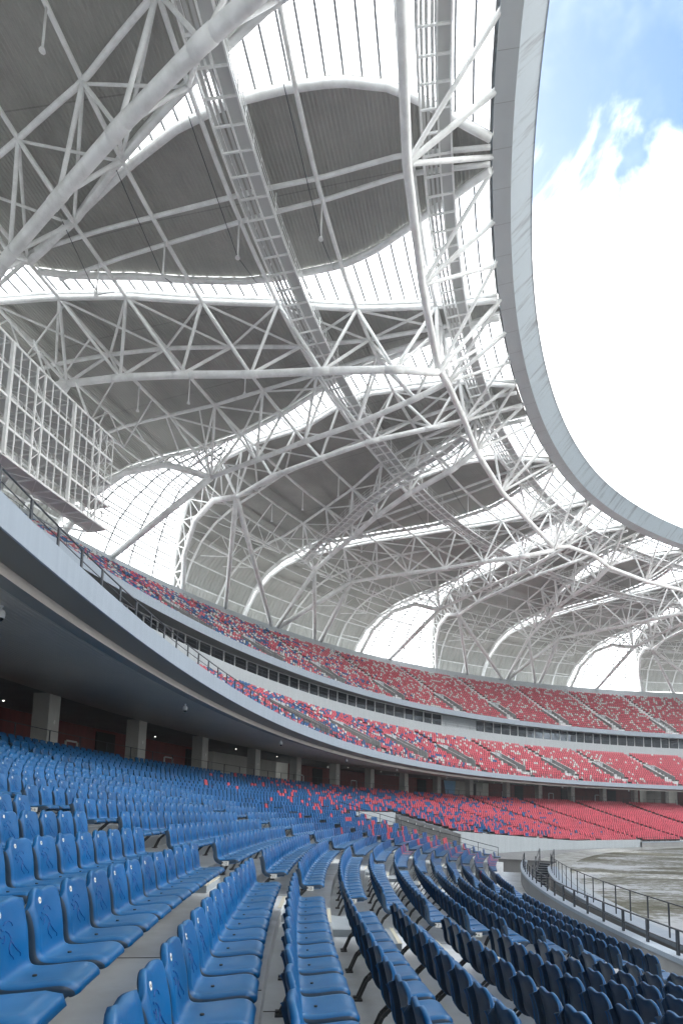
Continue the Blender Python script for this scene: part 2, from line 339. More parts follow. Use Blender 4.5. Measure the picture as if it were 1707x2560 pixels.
# ------------------------------------------------------------------ lower tier
KN = 28
def cut_d(s):
    return float(np.interp(s % PERIM, [217, 229.6, 240, 251.3], [.3, 2.0, 4.6, 7.4]))
def slope_z(d):
    return float(np.interp(d, [rd(k) for k in range(1, KN)], [zrow(k) - SH for k in range(1, KN)]))
TUN0, TUN1 = 251.3, 261.0            # tunnel mouth between these stations
def tread_z(k): return zrow(k) - SH
def kmin_at(s):
    """first row present at a station"""
    s = s % PERIM
    if TUN0 < s < TUN1: return 17
    if 217 < s <= TUN0: return next(k for k in range(1, 20) if rd(k) - .45 > cut_d(s))
    return 1
lower = thing('lower_tier_terrace', 'grey concrete stepped terrace of the lowest tier running round the pitch', 'terrace', at(285, 10, -3))
def wpar(o, parent):           # keep world coordinates when parenting to an empty placed away from the origin
    o.parent = parent; o.matrix_parent_inverse = Matrix.Translation(-Vector(parent.location)); return o
def tread_prof(k0, s=None):
    pr = []
    if k0 == 1: pr += [(.20, -3.75), (rd(1) - .55, -3.75)]
    for k in range(k0, KN):
        z = tread_z(k); d0 = rd(k - 1) + .18; d1 = rd(k) + .18
        if k == k0: d0 = rd(1) - .55 if k0 == 1 else (cut_d(s) if s is not None and k0 < 15 else rd(k) - .62)
        pr += [(d0, z), (d1, z)]
    pr += [(rd(KN - 1) + .181, tread_z(KN - 1) + .28), (28.2, tread_z(KN - 1) + .28)]
    return pr
TOPZ = tread_z(KN - 1) + .28
# step through stations in runs of constant first row
def runs():
    st = arc(0, PERIM, .5); cur = []; k0 = None; outl = []
    for s in st:
        k = kmin_at(s)
        if k0 is None: k0 = k
        if k != k0:
            cur.append(s); outl.append((k0, cur)); cur = [s]; k0 = k
        else: cur.append(s)
    outl.append((k0, cur)); return outl
tv = []; 
for k0, ss in runs():
    if len(ss) < 2: continue
    o = sheet('tread_bank', ss, lambda s: tread_prof(k0, s), CONC); wpar(o, lower)
o = sheet('corner_wall', arc(217, TUN0, .5), lambda s: [(cut_d(s) - .18, -3.7), (cut_d(s) - .18, slope_z(cut_d(s)) + .42), (cut_d(s), slope_z(cut_d(s)) + .42), (cut_d(s), -3.7)], PALEW); wpar(o, lower)
m = MB()
pass
cp = sheet('corner_path', arc(215, TUN0, .5), lambda s: [(-1.45, -3.63), (8.0, -3.63)], CONCD); tag(cp, kind='structure')
# front wall with coping (inner trench wall)
for a, b in ((0, 217), (TUN1, PERIM)):
    o = sheet('front_wall', arc(a, b, .5), lambda s: [(-.06, -5.0), (-.06, -3.06), (-.10, -3.06), (-.10, -2.95), (.22, -2.95), (.22, -3.06), (.20, -3.06), (.20, -3.8)], [CONCD, PALE], mi_rows=[0, 1, 1, 1, 1, 1, 0]); wpar(o, lower)
# side walls of the tunnel mouth (stepped top following the rows)
def radial_wall(s, ka, kb, zb, lift, mats, th=.25, copm=None):
    m = MB(); n = []
    for k in range(ka, kb + 1): n.append((rd(k) - .2, tread_z(k) + lift))
    for (d0, z0), (d1, z1) in zip(n[:-1], n[1:]):
        A = [np.array(at(s, d0, zb)), np.array(at(s, d1, zb)), np.array(at(s, d1, z1)), np.array(at(s, d0, z0))]
        B = [np.array(at(s + th, d0, zb)), np.array(at(s + th, d1, zb)), np.array(at(s + th, d1, z1)), np.array(at(s + th, d0, z0))]
        m.quad(*map(tuple, A)); m.quad(*map(tuple, B[::-1])); m.quad(tuple(A[3]), tuple(A[2]), tuple(B[2]), tuple(B[3]), 1)
    A = at(s, n[0][0], zb); B = at(s + th, n[0][0], zb); C_ = at(s + th, n[0][0], n[0][1]); D = at(s, n[0][0], n[0][1]); m.quad(A, B, C_, D)
    return m.build('tunnel_side_wall', mats, smooth=False)
o = radial_wall(TUN1 + .02, 1, 18, -5, .32, [CONCD, PALE]); wpar(o, lower)
o = radial_wall(TUN0 - .27, 8, 18, -5, .32, [CONCD, PALE]); wpar(o, lower)
m = MB(); m.quad(at(TUN0, 12.95, -5), at(TUN1, 12.95, -5), at(TUN1, 12.95, tread_z(17)), at(TUN0, 12.95, tread_z(17)))
m.quad(at(TUN0, 12.6, tread_z(17) - .9), at(TUN1, 12.6, tread_z(17) - .9), at(TUN1, 12.6, tread_z(17) + .25), at(TUN0, 12.6, tread_z(17) + .25), 1)
m.quad(at(TUN0, 12.6, tread_z(17) + .25), at(TUN1, 12.6, tread_z(17) + .25), at(TUN1, 12.95, tread_z(17) + .25), at(TUN0, 12.95, tread_z(17) + .25), 1)
o = m.build('tunnel_header', [CONCD, PALEW], smooth=False); wpar(o, lower)
m = MB()
m.quad(at(251.1, -1.5, -5), at(251.1, 7.2, -5), at(251.1, 7.2, -3.61), at(251.1, -1.5, -3.61)); m.quad(at(251.1, -1.5, -5), at(261.3, -1.5, -5), at(261.3, -1.5, -3.2), at(251.1, -1.5, -3.62))
wpar(m.build('stair_well_wall', CONCD, smooth=False), lower)
m = MB(); m.box(at(252.3, -.85, -3.66), (0, .9, 0), (.62, 0, 0), (0, 0, .03)); 
# stairs from the tunnel up to the pitch
stt = thing('tunnel_stairs', 'dark open metal stairs rising from the trench to the pitch', 'stairs', at(257, -.9, -4.9))
m = MB()
for i in range(11):
    s = 260.6 - i * .72; z = -4.80 + i * .118
    a = np.array(at(s + .36, -1.36, z)); b = np.array(at(s + .36, -.34, z)); c_ = np.array(at(s - .36, -1.36, z)); d_ = np.array(at(s - .36, -.34, z)); dz = np.array((0, 0, -.118))
    m.quad(*map(tuple, (a, b, d_, c_)), 0); m.quad(*map(tuple, (a + dz, b + dz, b, a)), 0)
    m.bar(at(s + .33, -1.36, z + .008), at(s + .33, -.34, z + .008), .07, .016, 1)
wpar(m.build('tread', [RAILM, PALEW], smooth=False), stt)
for dd in (-1.38, -.30):
    m = MB(); m.bar(at(261.3, dd, -4.9), at(253, dd, -3.55), .06, .22); m.bar(at(261.3, dd, -3.9), at(253, dd, -2.55), .05, .05); m.bar(at(261.3, dd, -4.4), at(253, dd, -3.05), .035, .035)
    for s in (261.3, 258.5, 255.8, 253): 
        z = -4.9 + (261.3 - s) * 1.35 / 8.3; m.bar(at(s, dd, z), at(s, dd, z + 1.02), .06, .06)
    wpar(m.build('handrail', RAILM, smooth=False), stt)

# aisles: half steps with cream nosings, from row 1 up
AISLES = [292.75 - 9.85 * i for i in range(-3, 20)]
AISLES = [a for a in AISLES if not (TUN0 - 2.5 < a < TUN1 + .5)] + [TUN0 - 1.0]
def aisle_w(s, d): return .62 / scale_at(s, d)
st = MB()
for a in AISLES:
    if a < 150 or a > 325: continue
    for k in range(max(1, kmin_at(a)), KN - 1):
        z = tread_z(k); h = (tread_z(k + 1) - z) / 2
        d0 = rd(k) - .16; d1 = rd(k) + .178
        c = np.array(at(a, (d0 + d1) / 2, z + h / 2)); nx, ny = nor(a); 
        st.box(c, (nx * (d1 - d0) / 2, ny * (d1 - d0) / 2, 0), (-ny * .6, nx * .6, 0), (0, 0, h / 2), 0)
        for dd, zz in ((d0 + .025, z + h + .003), (rd(k) + .205, tread_z(k + 1) + .003)):
            c = np.array(at(a, dd, zz)); st.box(c, (nx * .03, ny * .03, 0), (-ny * .6, nx * .6, 0), (0, 0, .004), 1)
o = st.build('aisle_steps', [PALEW, CREAM], smooth=False); wpar(o, lower)
# expansion joints across treads (thin dark sealant lines)
jt = MB()
for s in np.arange(262.5, 300, 4.9):
    for k in range(2, 16):
        z = tread_z(k) + .002; jt.bar(at(s + .1 * (k % 3), rd(k - 1) + .19, z), at(s + .1 * (k % 3), rd(k) + .175, z), .014, .003)
o = jt.build('sealant_joint', DARK, smooth=False); wpar(o, lower)

# ------------------------------------------------------------------ concourse behind the lower tier
conc = thing('concourse_wall', 'dark red panelled wall at the back of the lower concourse', 'wall', at(275, 28, TOPZ))
OPEN = [(256.8, 257.4), (250.6, 251.3), (246.8, 248.5), (220.4, 221.5), (214.2, 215.2), (185.7, 186.9), (182.6, 183.3), (180.4, 182.0), (171, 173)]
def in_open(s): return any(a < s < b for a, b in OPEN)
segs = []; cuts = sorted([c for ab in OPEN for c in ab]); pts = [140] + cuts + [340]
for a, b in zip(pts[:-1], pts[1:]):
    if not in_open((a + b) / 2):
        o = sheet('wall_panel', arc(a, b, 1.2), lambda s: [(28.0, TOPZ), (28.0, 5.9)], COLM if any(p_ < (a + b) / 2 < q_ for p_, q_ in ((246.5, 257.5), (213, 221.6), (179, 187))) else REDW); wpar(o, conc)
for a, b in OPEN:                                  # pale return walls of the open gateways
    for s in (a, b):
        m = MB(); m.quad(at(s, 28.0, TOPZ), at(s, 32, TOPZ), at(s, 32, 6.2), at(s, 28.0, 5.4)); wpar(m.build('gateway_return', COLM, smooth=False), conc)
    m = MB(); m.quad(at(a, 28, TOPZ - .01), at(b, 28, TOPZ - .01), at(b, 60, TOPZ - .5), at(a, 60, TOPZ - .5)); wpar(m.build('gateway_floor', CONC, smooth=False), conc)
for s in np.arange(150, 330, 8.4):                 # dark double doors, white-framed cabinets
    if any(in_open(s + q_) for q_ in (-1, 0, 1)) : continue
    m = MB(); m.box(at(s, 27.93, TOPZ + 1.35), (nor(s)[0] * .05, nor(s)[1] * .05, 0), (-nor(s)[1] * 1.0, nor(s)[0] * 1.0, 0), (0, 0, 1.35)); wpar(m.build('door', DARK, smooth=False), conc)
    if any(in_open(s + q_) for q_ in (2.1, 2.6, 3.1)): continue
    m = MB(); s2 = s + 2.6; nx, ny = nor(s2)
    for q in (-.42, .42): m.box(at(s2 + q, 27.9, TOPZ + .85), (nx * .04, ny * .04, 0), (-ny * .05, nx * .05, 0), (0, 0, .85))
    for z in (TOPZ + 1.72,): m.box(at(s2, 27.9, z), (nx * .04, ny * .04, 0), (-ny * .47, nx * .47, 0), (0, 0, .05))
    wpar(m.build('white_door_frame', FRAMEW, smooth=False), conc)
# columns
COLS = [283.9, 277.2, 270.7, 264.4, 257.8, 251.8, 245.5, 239.5, 233.4, 227.6, 222.0, 215.3, 209.3, 203.2, 197.3, 191.5, 185.9, 180.0, 174.0, 168.0]
ordn = ['first', 'second', 'third', 'fourth', 'fifth', 'sixth', 'seventh', 'eighth', 'ninth', 'tenth', 'eleventh', 'twelfth', 'thirteenth', 'fourteenth', 'fifteenth', 'sixteenth', 'seventeenth', 'eighteenth', 'nineteenth', 'twentieth']
for i, s in enumerate(COLS):
    m = MB(); nx, ny = nor(s); hw = .42; th = .42
    m.box(at(s, 22.95, (TOPZ + 5.42) / 2), (nx * th, ny * th, 0), (-ny * hw, nx * hw, 0), (0, 0, (5.42 - TOPZ) / 2))
    c = thing('concourse_column', 'grey square column, %s of those seen from the left under the balcony' % ordn[max(0, i - 1)] if i else 'grey square column left of the frame edge under the balcony', 'column', at(s, 22.95, TOPZ), 0, 'columns along the lower concourse')
    wpar(m.build('shaft', COLM, smooth=False), c)
    m = MB(); m.box(at(s, 22.5, TOPZ + 1.55), (nx * .02, ny * .02, 0), (-ny * .05, nx * .05, 0), (0, 0, .09)); wpar(m.build('wall_sign', BADGE, smooth=False), c)
# ------------------------------------------------------------------ railings helper
def railing(name, label, s0, s1, step, d, z, h, parent=None, rails=(1.0, .5), r=.02, pw=.04, top_w=None, postn=True, group=None):
    t = thing(name, label, 'railing', at((s0 + s1) / 2, d, z), 0, group)
    ss = arc(s0, s1, .7)
    for i, q in enumerate(rails):
        m = MB(); m.tube([at(s, d, z + h * q) for s in ss], (top_w or r) if i == 0 else r * .6, 6); wpar(m.build('rail', RAILM), t)
    ps = list(np.arange(s0, s1, step)); m = MB(); more = []
    for j, s in enumerate(ps):
        mm_ = MB(); nx, ny = nor(s)
        (mm_ if j < 90 else m).box(at(s, d, z + h / 2), (nx * pw * .5, ny * pw * .5, 0), (-ny * pw, nx * pw, 0), (0, 0, h / 2))
        if j < 90: wpar(mm_.build('post', RAILM, smooth=False), t)
    if len(ps) > 90: tag(wpar(m.build('post', RAILM, smooth=False), t), kind='stuff')
    return t
railing('inner_trench_railing', 'charcoal railing with flat posts on the front wall of the near seats', 261.6, 302, 1.38, .06, -2.95, .54, rails=(1, .45), r=.022, pw=.045)
railing('pitch_side_railing', 'thin charcoal railing on the outer trench wall next to the turf', 262.0, 304, 1.38, -1.6, -3.28, .95, rails=(1,), r=.018, pw=.028)
railing('far_front_railing', 'thin dark railing above the white front wall on the far side', 160, 217, 1.25, .06, -2.95, .55, rails=(1,), r=.02, pw=.025)
railing('concourse_railing', 'thin dark railing along the concourse behind the last row of lower seats', 160, 316, 1.9, 22.15, TOPZ, 1.05, rails=(1, .5), r=.018, pw=.03)
# handrails on the tunnel side wall
t = thing('tunnel_wall_handrail', 'thin grey handrail sloping along the tunnel side wall', 'railing', at(TUN1, 7, -1))
m = MB(); m.tube([at(TUN1 + .14, rd(k) - .2, tread_z(k) + .32 + .62) for k in range(1, 18)], .02, 5); m.tube([at(TUN1 + .14, rd(k) - .2, tread_z(k) + .32 + .3) for k in range(1, 18)], .012, 5); wpar(m.build('rail', RAILM), t)
for k in range(1, 18, 2): m = MB(); m.tube([at(TUN1 + .14, rd(k) - .2, tread_z(k) + .32), at(TUN1 + .14, rd(k) - .2, tread_z(k) + .94)], .018, 5); wpar(m.build('post', RAILM), t)

# ------------------------------------------------------------------ middle tier balcony and soffit
mid = thing('middle_tier_balcony', 'curved middle tier with pale blue fascia over the lower concourse', 'terrace', at(285, 14, 5))
MD0, MZ0 = 14.75, 5.95               # row 0 of the middle tier: seat back offset, seat top height
def mid_row(k): return MD0 + .8 * k, MZ0 + .43 * k
fs = arc(0, PERIM, 1.0)
wpar(sheet('fascia', fs, lambda s: [(13.90, 5.1), (13.90, 5.55), (13.65, 5.55), (13.65, 4.93), (13.70, 4.93)], PALE), mid)
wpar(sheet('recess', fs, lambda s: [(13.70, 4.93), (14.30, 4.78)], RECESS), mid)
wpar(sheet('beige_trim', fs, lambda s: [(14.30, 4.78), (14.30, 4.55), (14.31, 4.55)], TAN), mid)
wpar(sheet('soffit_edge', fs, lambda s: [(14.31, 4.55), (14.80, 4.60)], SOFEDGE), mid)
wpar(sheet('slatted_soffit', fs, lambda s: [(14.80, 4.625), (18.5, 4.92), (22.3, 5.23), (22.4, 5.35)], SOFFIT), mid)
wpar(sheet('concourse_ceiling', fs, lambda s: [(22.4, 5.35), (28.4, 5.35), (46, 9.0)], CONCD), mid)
pr = [(13.9, 5.1)]
for k in range(16):
    d, z = mid_row(k); pr += [(d - .62, z - SH), (d + .18, z - SH)]
pr += [(27.52, 11.5)]
wpar(sheet('tread_bank', fs, lambda s: pr, CONC), mid)
wpar(sheet('box_parapet', fs, lambda s: [(27.5, 11.0), (27.5, 13.85), (27.72, 13.85), (27.72, 13.0), (31.2, 13.0)], PALEW), mid)
railing('middle_tier_railing', 'charcoal railing with flat posts on top of the pale middle balcony fascia', 190, 306, 1.0, 13.74, 5.55, .50, rails=(1, .5), r=.022, pw=.035)
# ------------------------------------------------------------------ hospitality boxes
box = thing('hospitality_box_front', 'long curved band of dark windows between the middle and upper tiers', 'windows', at(262, 31, 13.5))
for i, a in enumerate(np.arange(160, 300, 6.0)):
    b = a + 6.0
    if i in (9,):            # a stretch of plain wall
        wpar(sheet('blank_wall', arc(a, b, 1), lambda s: [(31.0, 13.0), (31.0, 16.45)], PALEW), box); continue
    wn = sheet('window', arc(a, b, 1), lambda s: [(31.0, 13.0), (31.0, 16.45)], GLASSD); wpar(wn, box)
    m = MB()
    for s in (a, a + 1.6, a + 3.0, a + 4.6): 
        nx, ny = nor(s); m.box(at(s, 30.96, 14.7), (nx * .04, ny * .04, 0), (-ny * .07, nx * .07, 0), (0, 0, 1.7))
    ss = arc(a, b, 1)
    for z in (16.38, 13.06):
        for p, q in zip(ss[:-1], ss[1:]): m.bar(at(p, 30.94, z), at(q, 30.94, z), .07, .1)
    f = m.build('frame', FRAMEW, smooth=False); f.parent = wn
railing('box_railing', 'fine grey railing on the pale parapet in front of the dark box windows', 180, 285, 2.1, 27.6, 13.85, .75, rails=(1, .5), r=.018, pw=.02)
# ------------------------------------------------------------------ upper tier
upp = thing('upper_tier_terrace', 'steep upper tier of mixed coloured seats under the roof', 'terrace', at(270, 30, 17))
UD0, UZ0 = 29.95, 17.25
def up_row(k): return UD0 + .8 * k, UZ0 + .53 * k
wpar(sheet('fascia', fs, lambda s: [(29.0, 16.3), (29.0, 16.95), (28.7, 16.95), (28.7, 16.12), (28.75, 16.12)], PALE), upp)
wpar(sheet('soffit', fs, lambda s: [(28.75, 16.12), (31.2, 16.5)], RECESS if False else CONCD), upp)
pr2 = [(29.0, 16.4)]
for k in range(22):
    d, z = up_row(k); pr2 += [(d - .62, z - SH), (d + .18, z - SH)]
pr2 += [(47.6, up_row(21)[1] - .6)]
wpar(sheet('tread_bank', fs, lambda s: pr2, CONC), upp)
wpar(sheet('back_parapet', fs, lambda s: [(47.6, 27.2), (48.7, 29.95), (49.4, 29.95), (49.4, 13)], PALEW), upp)
railing('upper_tier_railing', 'thin dark railing along the front edge of the upper tier', 170, 282, 1.6, 28.8, 16.95, .6, rails=(1, .5), r=.018, pw=.02)

# vomitories: raised slots with grey side walls, a pale header and a balustrade
def vomitory(kind, s, rowf, k0, k1, label, grp):
    t = thing('vomitory', label, 'stairway entrance', at(s, rowf(k0)[0], rowf(k0)[1] - .85), 0, grp)
    hw = 1.15
    for sg in (-1, 1):
        ss_ = s + sg * hw / scale_at(s, rowf(k0)[0]); m = MB(); nx, ny = nor(ss_)
        d0, z0 = rowf(k0); d1, z1 = rowf(k1); zb = z0 - 2.2
        for o_ in (-.09, .09):
            pass
        A = [np.array(at(ss_, d0 - .4, z0 - .9)), np.array(at(ss_, d1 + .2, z1 - .9)), np.array(at(ss_, d1 + .2, z1 + .25)), np.array(at(ss_, d0 - .4, z0 + .1))]
        off = np.array((-ny * .09, nx * .09, 0)); P = [tuple(a - off) for a in A] + [tuple(a + off) for a in A]; n = len(m.v); m.v += P
        for f, mi in (((0, 1, 2, 3), 0), ((7, 6, 5, 4), 0), ((3, 2, 6, 7), 1), ((0, 3, 7, 4), 0), ((1, 5, 6, 2), 0)): m.f.append(tuple(n + q for q in f)); m.m.append(mi); m.sm.append(False)
        wpar(m.build('side_wall', [CONCD, FRAMEW], smooth=False), t)
    d1, z1 = rowf(k1); m = MB(); nx, ny = nor(s); m.box(at(s, d1 + .1, z1 - .35), (nx * .1, ny * .1, 0), (-ny * hw, nx * hw, 0), (0, 0, .6)); wpar(m.build('header', PALEW, smooth=False), t)
    m = MB(); m.box(at(s, (rowf(k0)[0] + d1) / 2, rowf(k0)[1] - .80), (nx * (d1 - rowf(k0)[0]) / 2, ny * (d1 - rowf(k0)[0]) / 2, 0), (-ny * hw * .95, nx * hw * .95, 0), (0, 0, .03)); wpar(m.build('floor', CONCD, smooth=False), t)
    m = MB(); d0, z0 = rowf(k0)
    for q in np.linspace(-hw, hw, 7):
        ss_ = s + q / scale_at(s, d0); m.bar(at(ss_, d0 - .45, z0 - .85), at(ss_, d0 - .45, z0 + .3), .03, .03)
    m.bar(at(s - hw, d0 - .45, z0 + .3), at(s + hw, d0 - .45, z0 + .3), .04, .04)
    for q in (-hw, hw):
        ss_ = s + q / scale_at(s, d0)
        for kk in range(k0, k1): dd, zz = rowf(kk); m.bar(at(ss_, dd, zz + .1), at(ss_, dd, zz + .75), .03, .03)
        dd, zz = rowf(k1 - 1); m.bar(at(ss_, d0, z0 + .75), at(ss_, dd, zz + .75), .04, .04)
    wpar(m.build('balustrade', RAILM, smooth=False), t)
    return t
VM = [237.9 - 9.6 * i for i in range(0, 8)]; VU = [245.6 - 9.5 * i for i in range(0, 9)]
VM = [257.1, 247.5] + VM; VU = [255.1] + VU
for i, s in enumerate(VM): vomitory('mid', s, mid_row, 3, 8, 'grey walled stairway opening in the middle tier, %s from the left' % ordn[i], 'stairway openings in the middle tier')
for i, s in enumerate(VU): vomitory('up', s, up_row, 2, 7, 'grey walled stairway opening in the upper tier, %s from the left' % ordn[i], 'stairway openings in the upper tier')

# ------------------------------------------------------------------ seats
def top_wave(u):       # u -1..1 across the back
    return (.036 * math.exp(-((u + .42) / .22) ** 2) + .020 * math.exp(-((u - .40) / .36) ** 2) - .075 * max(0, abs(u) - .80) / .2 * (1 if u < 0 else .7) - .022 * (1 if u < -.72 else 0) * min(1, (-.72 - u) / .1 if u < -.72 else 0))
_P0 = [(.075, .845), (.072, .83), (.060, .79), (.040, .72), (.022, .65), (.010, .58), (.004, .52), (-.004, .475), (-.022, .445), (-.055, .430), (-.11, .425), (-.19, .430), (-.28, .440), (-.36, .448), (-.41, .446), (-.445, .436), (-.465, .415), (-.472, .390)]
PROF = [(y * .80, .365 + (z - .43) * .855 if z > .43 else z * .849) for y, z in _P0]
def seat_shell(nu=13, prof=PROF, backi=1):
    us = np.linspace(-1, 1, nu); us = np.sign(us) * np.abs(us) ** .8; us = np.concatenate([[-1.5, -1.25], us, [1.25, 1.5]]); m = MB(); n = len(prof)
    P = [np.array([0, y, z]) for y, z in prof]; nrm = []
    for i in range(n):
        t = P[min(i + 1, n - 1)] - P[max(0, i - 1)]; t /= np.linalg.norm(t); nrm.append(np.array([0, t[2], -t[1]]))
    # orientation check: front normal should look -y on the back and +z on the pan
    front = []; back = []
    for i in range(n):
        f = i / (n - 1)
        hw = .222 if f < .12 else np.interp(prof[i][1] if prof[i][0] > -.02 else 0, [0, .37, .47, .60, .72], [.215, .207, .203, .215, .224])
        if prof[i][0] < -.04: hw = np.interp(-prof[i][0], [.04, .16, .33, .38], [.208, .215, .213, .190])
        nn = nrm[i] if nrm[i][1] < 0 or nrm[i][2] > 0 else -nrm[i]
        for uu in us:
            u = max(-1, min(1, uu)); fl = abs(uu) > 1.01; e = u * u
            dz = top_wave(u) * max(0, 1 - i / 3.2) if i < 4 else 0
            cup = (.028 if prof[i][0] > -.03 else .018) * (e - .25)      # edges come forward
            if i > n - 4: cup *= .3
            lip = -.020 * max(0, (abs(u) - .86) / .14) ** 2
            c = P[i] + np.array([u * hw, 0, dz]) + nn * (cup + lip)
            if fl:
                dep = (.030 if abs(uu) < 1.3 else .072) * (1 if 0 < i < n - 2 else .4); c = c + nn * (.010 - dep) + np.array([np.sign(u) * .006, 0, 0]); front.append(c); back.append(c - np.array([np.sign(u) * .012, 0, 0]) - nn * .004); continue
            th = .014 if abs(u) < .9 else .010
            if i in (0, n - 1): th = .008
            front.append(c + nn * th); back.append(c - nn * (th + (.014 if abs(u) < .80 else .002)))
    nv = len(us); m.v = [tuple(q) for q in front] + [tuple(q) for q in back]; o = len(front)
    for i in range(n - 1):
        for j in range(nv - 1):
            a = i * nv + j; m.f.append((a, a + 1, a + nv + 1, a + nv)); m.f.append((o + a, o + a + nv, o + a + nv + 1, o + a + 1))
        for j, fl in ((0, 0), (nv - 1, 1)):
            a = i * nv + j; q = (a, a + nv, o + a + nv, o + a); m.f.append(q if not fl else q[::-1])
    for i, fl in ((0, 0), (n - 1, 1)):
        for j in range(nv - 1):
            a = i * nv + j; q = (a, o + a, o + a + 1, a + 1); m.f.append(q if not fl else q[::-1])
    m.sm = [True] * len(m.f)
    o_ = len(front); m.m = []
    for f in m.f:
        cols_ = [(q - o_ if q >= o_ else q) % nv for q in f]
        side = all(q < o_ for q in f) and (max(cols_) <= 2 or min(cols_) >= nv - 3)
        m.m.append(backi if side or all(q >= o_ and 2 <= (q - o_) % nv <= nv - 3 and (q - o_) // nv >= 1 for q in f) or (all(q >= o_ for q in f)) else 0)  # side flanges also take the darker tone, a painted shadowed side
    return m
def front_pt(x, z, off=0.0):
    """a point on the front face of the seat back"""
    zs = [q[1] for q in PROF[::-1]]; ys = [q[0] for q in PROF[::-1]]
    i0 = next(i for i, q in enumerate(PROF) if q[1] < z); (y1, z1), (y0, z0) = PROF[i0], PROF[i0 - 1]
    y = y1 + (y0 - y1) * (z - z1) / (z0 - z1 + 1e-9); u = x / .212
    return (x, y - .0150 - .028 * (u * u - .25) - off, z)
proto = MB()
def make_seat(name='stadium_seat'):
    t = bpy.data.objects.new(name, None); COL.objects.link(t); t.empty_display_size = .2
    sh = seat_shell().build('shell', [BLUE, BACKSH], t)
    md = sh.modifiers.new('sub', 'SUBSURF'); md.levels = 1; md.render_levels = 1
    # round numbered badge
    m = MB(); c = np.array(front_pt(-.088, .677, .0)); tilt = np.array([0, -1, .2]); tilt /= np.linalg.norm(tilt); x = np.array([1, 0, 0.]); y = np.cross(tilt, x)
    m.tube([c, c + tilt * .005], .0185, 14); badge = m.build('number_badge', BADGE, t)
    m = MB(); 
    for q in (-.006, .006):
        pts = [c + tilt * .0055 + x * (q + .004 * math.cos(a)) + y * (.007 * math.sin(a)) for a in np.linspace(0, 2 * math.pi, 9)]; m.tube(pts, .0006, 3)
    m.build('digits', INK, badge)
    # moulded running-figure relief
    m = MB(); X = lambda px: (px - 388) / 330 * .42; Z = lambda py: .720 - (py - 215) / 480 * .335
    for line in ([(350, 355), (372, 338), (398, 336), (420, 352), (426, 378)], [(284, 398), (300, 422), (322, 430)], [(343, 418), (342, 440), (328, 462), (315, 462)], [(316, 366), (322, 380), (334, 386)], [(360, 395), (385, 418), (402, 462), (385, 492), (374, 520), (380, 555), (408, 590), (410, 606)], [(400, 478), (418, 512), (440, 550), (466, 580), (462, 606)]):
        m.tube([front_pt(X(a_), Z(b_), .0008) for a_, b_ in line], .0030, 5)
    m.build('moulded_figure', GROOVE, t)
    # drain hole and moulding disc on the pan
    m = MB(); m.tube([(0, -.12, .372), (0, -.12, .3815)], .011, 10); m.build('drain_hole', INK, t)
    # cast brackets
    m = MB()
    for q in (-.05, .05):
        m.bar((q, -.15, .34), (q, .02, .18), .020, .028); m.bar((q, .02, .18), (q, .10, .005), .020, .028); m.bar((q, -.27, .348), (q, .0, .348), .022, .022); m.box((q, .10, .008), (.025, 0, 0), (0, .04, 0), (0, 0, .008))
    m.bar((-.05, -.01, .20), (.05, -.01, .20), .020, .028); m.bar((-.245, -.10, .325), (.245, -.10, .325), .028, .028)
    m.build('bracket', LEGM, t, smooth=False)
    return t
def beam_only():
    m = MB(); m.bar((-.245, -.10, .325), (.245, -.10, .325), .028, .028); me = bpy.data.meshes.new('seat_beam'); me.from_pydata([tuple(map(float, q)) for q in m.v], [], m.f); me.materials.append(LEGM); return me
BLK = {}
def seat_blocks(aisles, lo, hi):
    a = sorted(q for q in aisles if lo - 12 < q < hi + 12); return list(zip(a[:-1], a[1:]))
def rand01(): return float(RNG.rand())
def lower_red(s, k=5): return float(np.interp(s + max(0, k - 8) * .45, [215, 225, 235, 242, 250, 258, 266, 272, 279], [1.0, .90, .75, .62, .50, .36, .22, .09, 0]))
seats = []     # (tier,k,s,d,z,colour,block,idx from aisle)
BL = seat_blocks(AISLES, 150, 316)
for bi, (a, b) in enumerate(BL):
    for k in range(1, KN):
        d = rd(k)
        sc = scale_at((a + b) / 2, d); lo = a + .72 / sc; hi = b - .72 / sc
        n = int((hi - lo) * sc / .5); step = (hi - lo) / n
        for j in range(n):
            s = hi - (j + .5) * step                 # count from the aisle nearest the camera
            if k < kmin_at(s - .3) or k < kmin_at(s + .3): continue
            if k >= 17 and False: continue
            if s > 316: continue
            seats.append((0, k, s, d, zrow(k) - SH, 1 if rand01() < lower_red(s, k) else 0, bi, j, n))
# around the tunnel: rows above the header
for k in range(17, KN):
    pass
def mixcol(s, tier, k_=0):
    if tier == 1: b = float(np.interp(s, [215, 228, 240, 252, 262, 275], [0, .06, .26, .36, .46, .5])); w_ = .16 if s > 195 else .05
    else: b = float(np.interp(s, [222, 232, 242, 252, 262], [0, .14, .26, .34, .4])); w_ = .29 - .10 * (s < 215) * (k_ < 8)
    r = rand01(); return 0 if r < b else (2 if r < b + w_ else 1)
def tier_seats(tier, rowf, K, aisles, vom, vk0, vk1):
    for a, b in seat_blocks(aisles, 150, 300):
        for k in range(K):
            d, z = rowf(k); sc = scale_at((a + b) / 2, d); lo = a + .6 / sc; hi = b - .6 / sc; n = int((hi - lo) * sc / .5)
            for j in range(n):
                s = lo + (j + .5) * (hi - lo) / n
                if vk0 - 1 <= k <= vk1 and any(abs(s - v) * sc < 1.5 for v in vom): continue
                seats.append((tier, k, s, d, z - SH, mixcol(s, tier, k), -1, j, n))
AM = sorted([v + 0 for v in VM] + [267.0, 276.8, 286.5, 153.0]); AU = sorted([v for v in VU] + [264.7, 274.3, 160.0, 150.5])
tier_seats(1, mid_row, 16, AM, VM, 3, 8); tier_seats(2, up_row, 22, AU, VU, 2, 7)
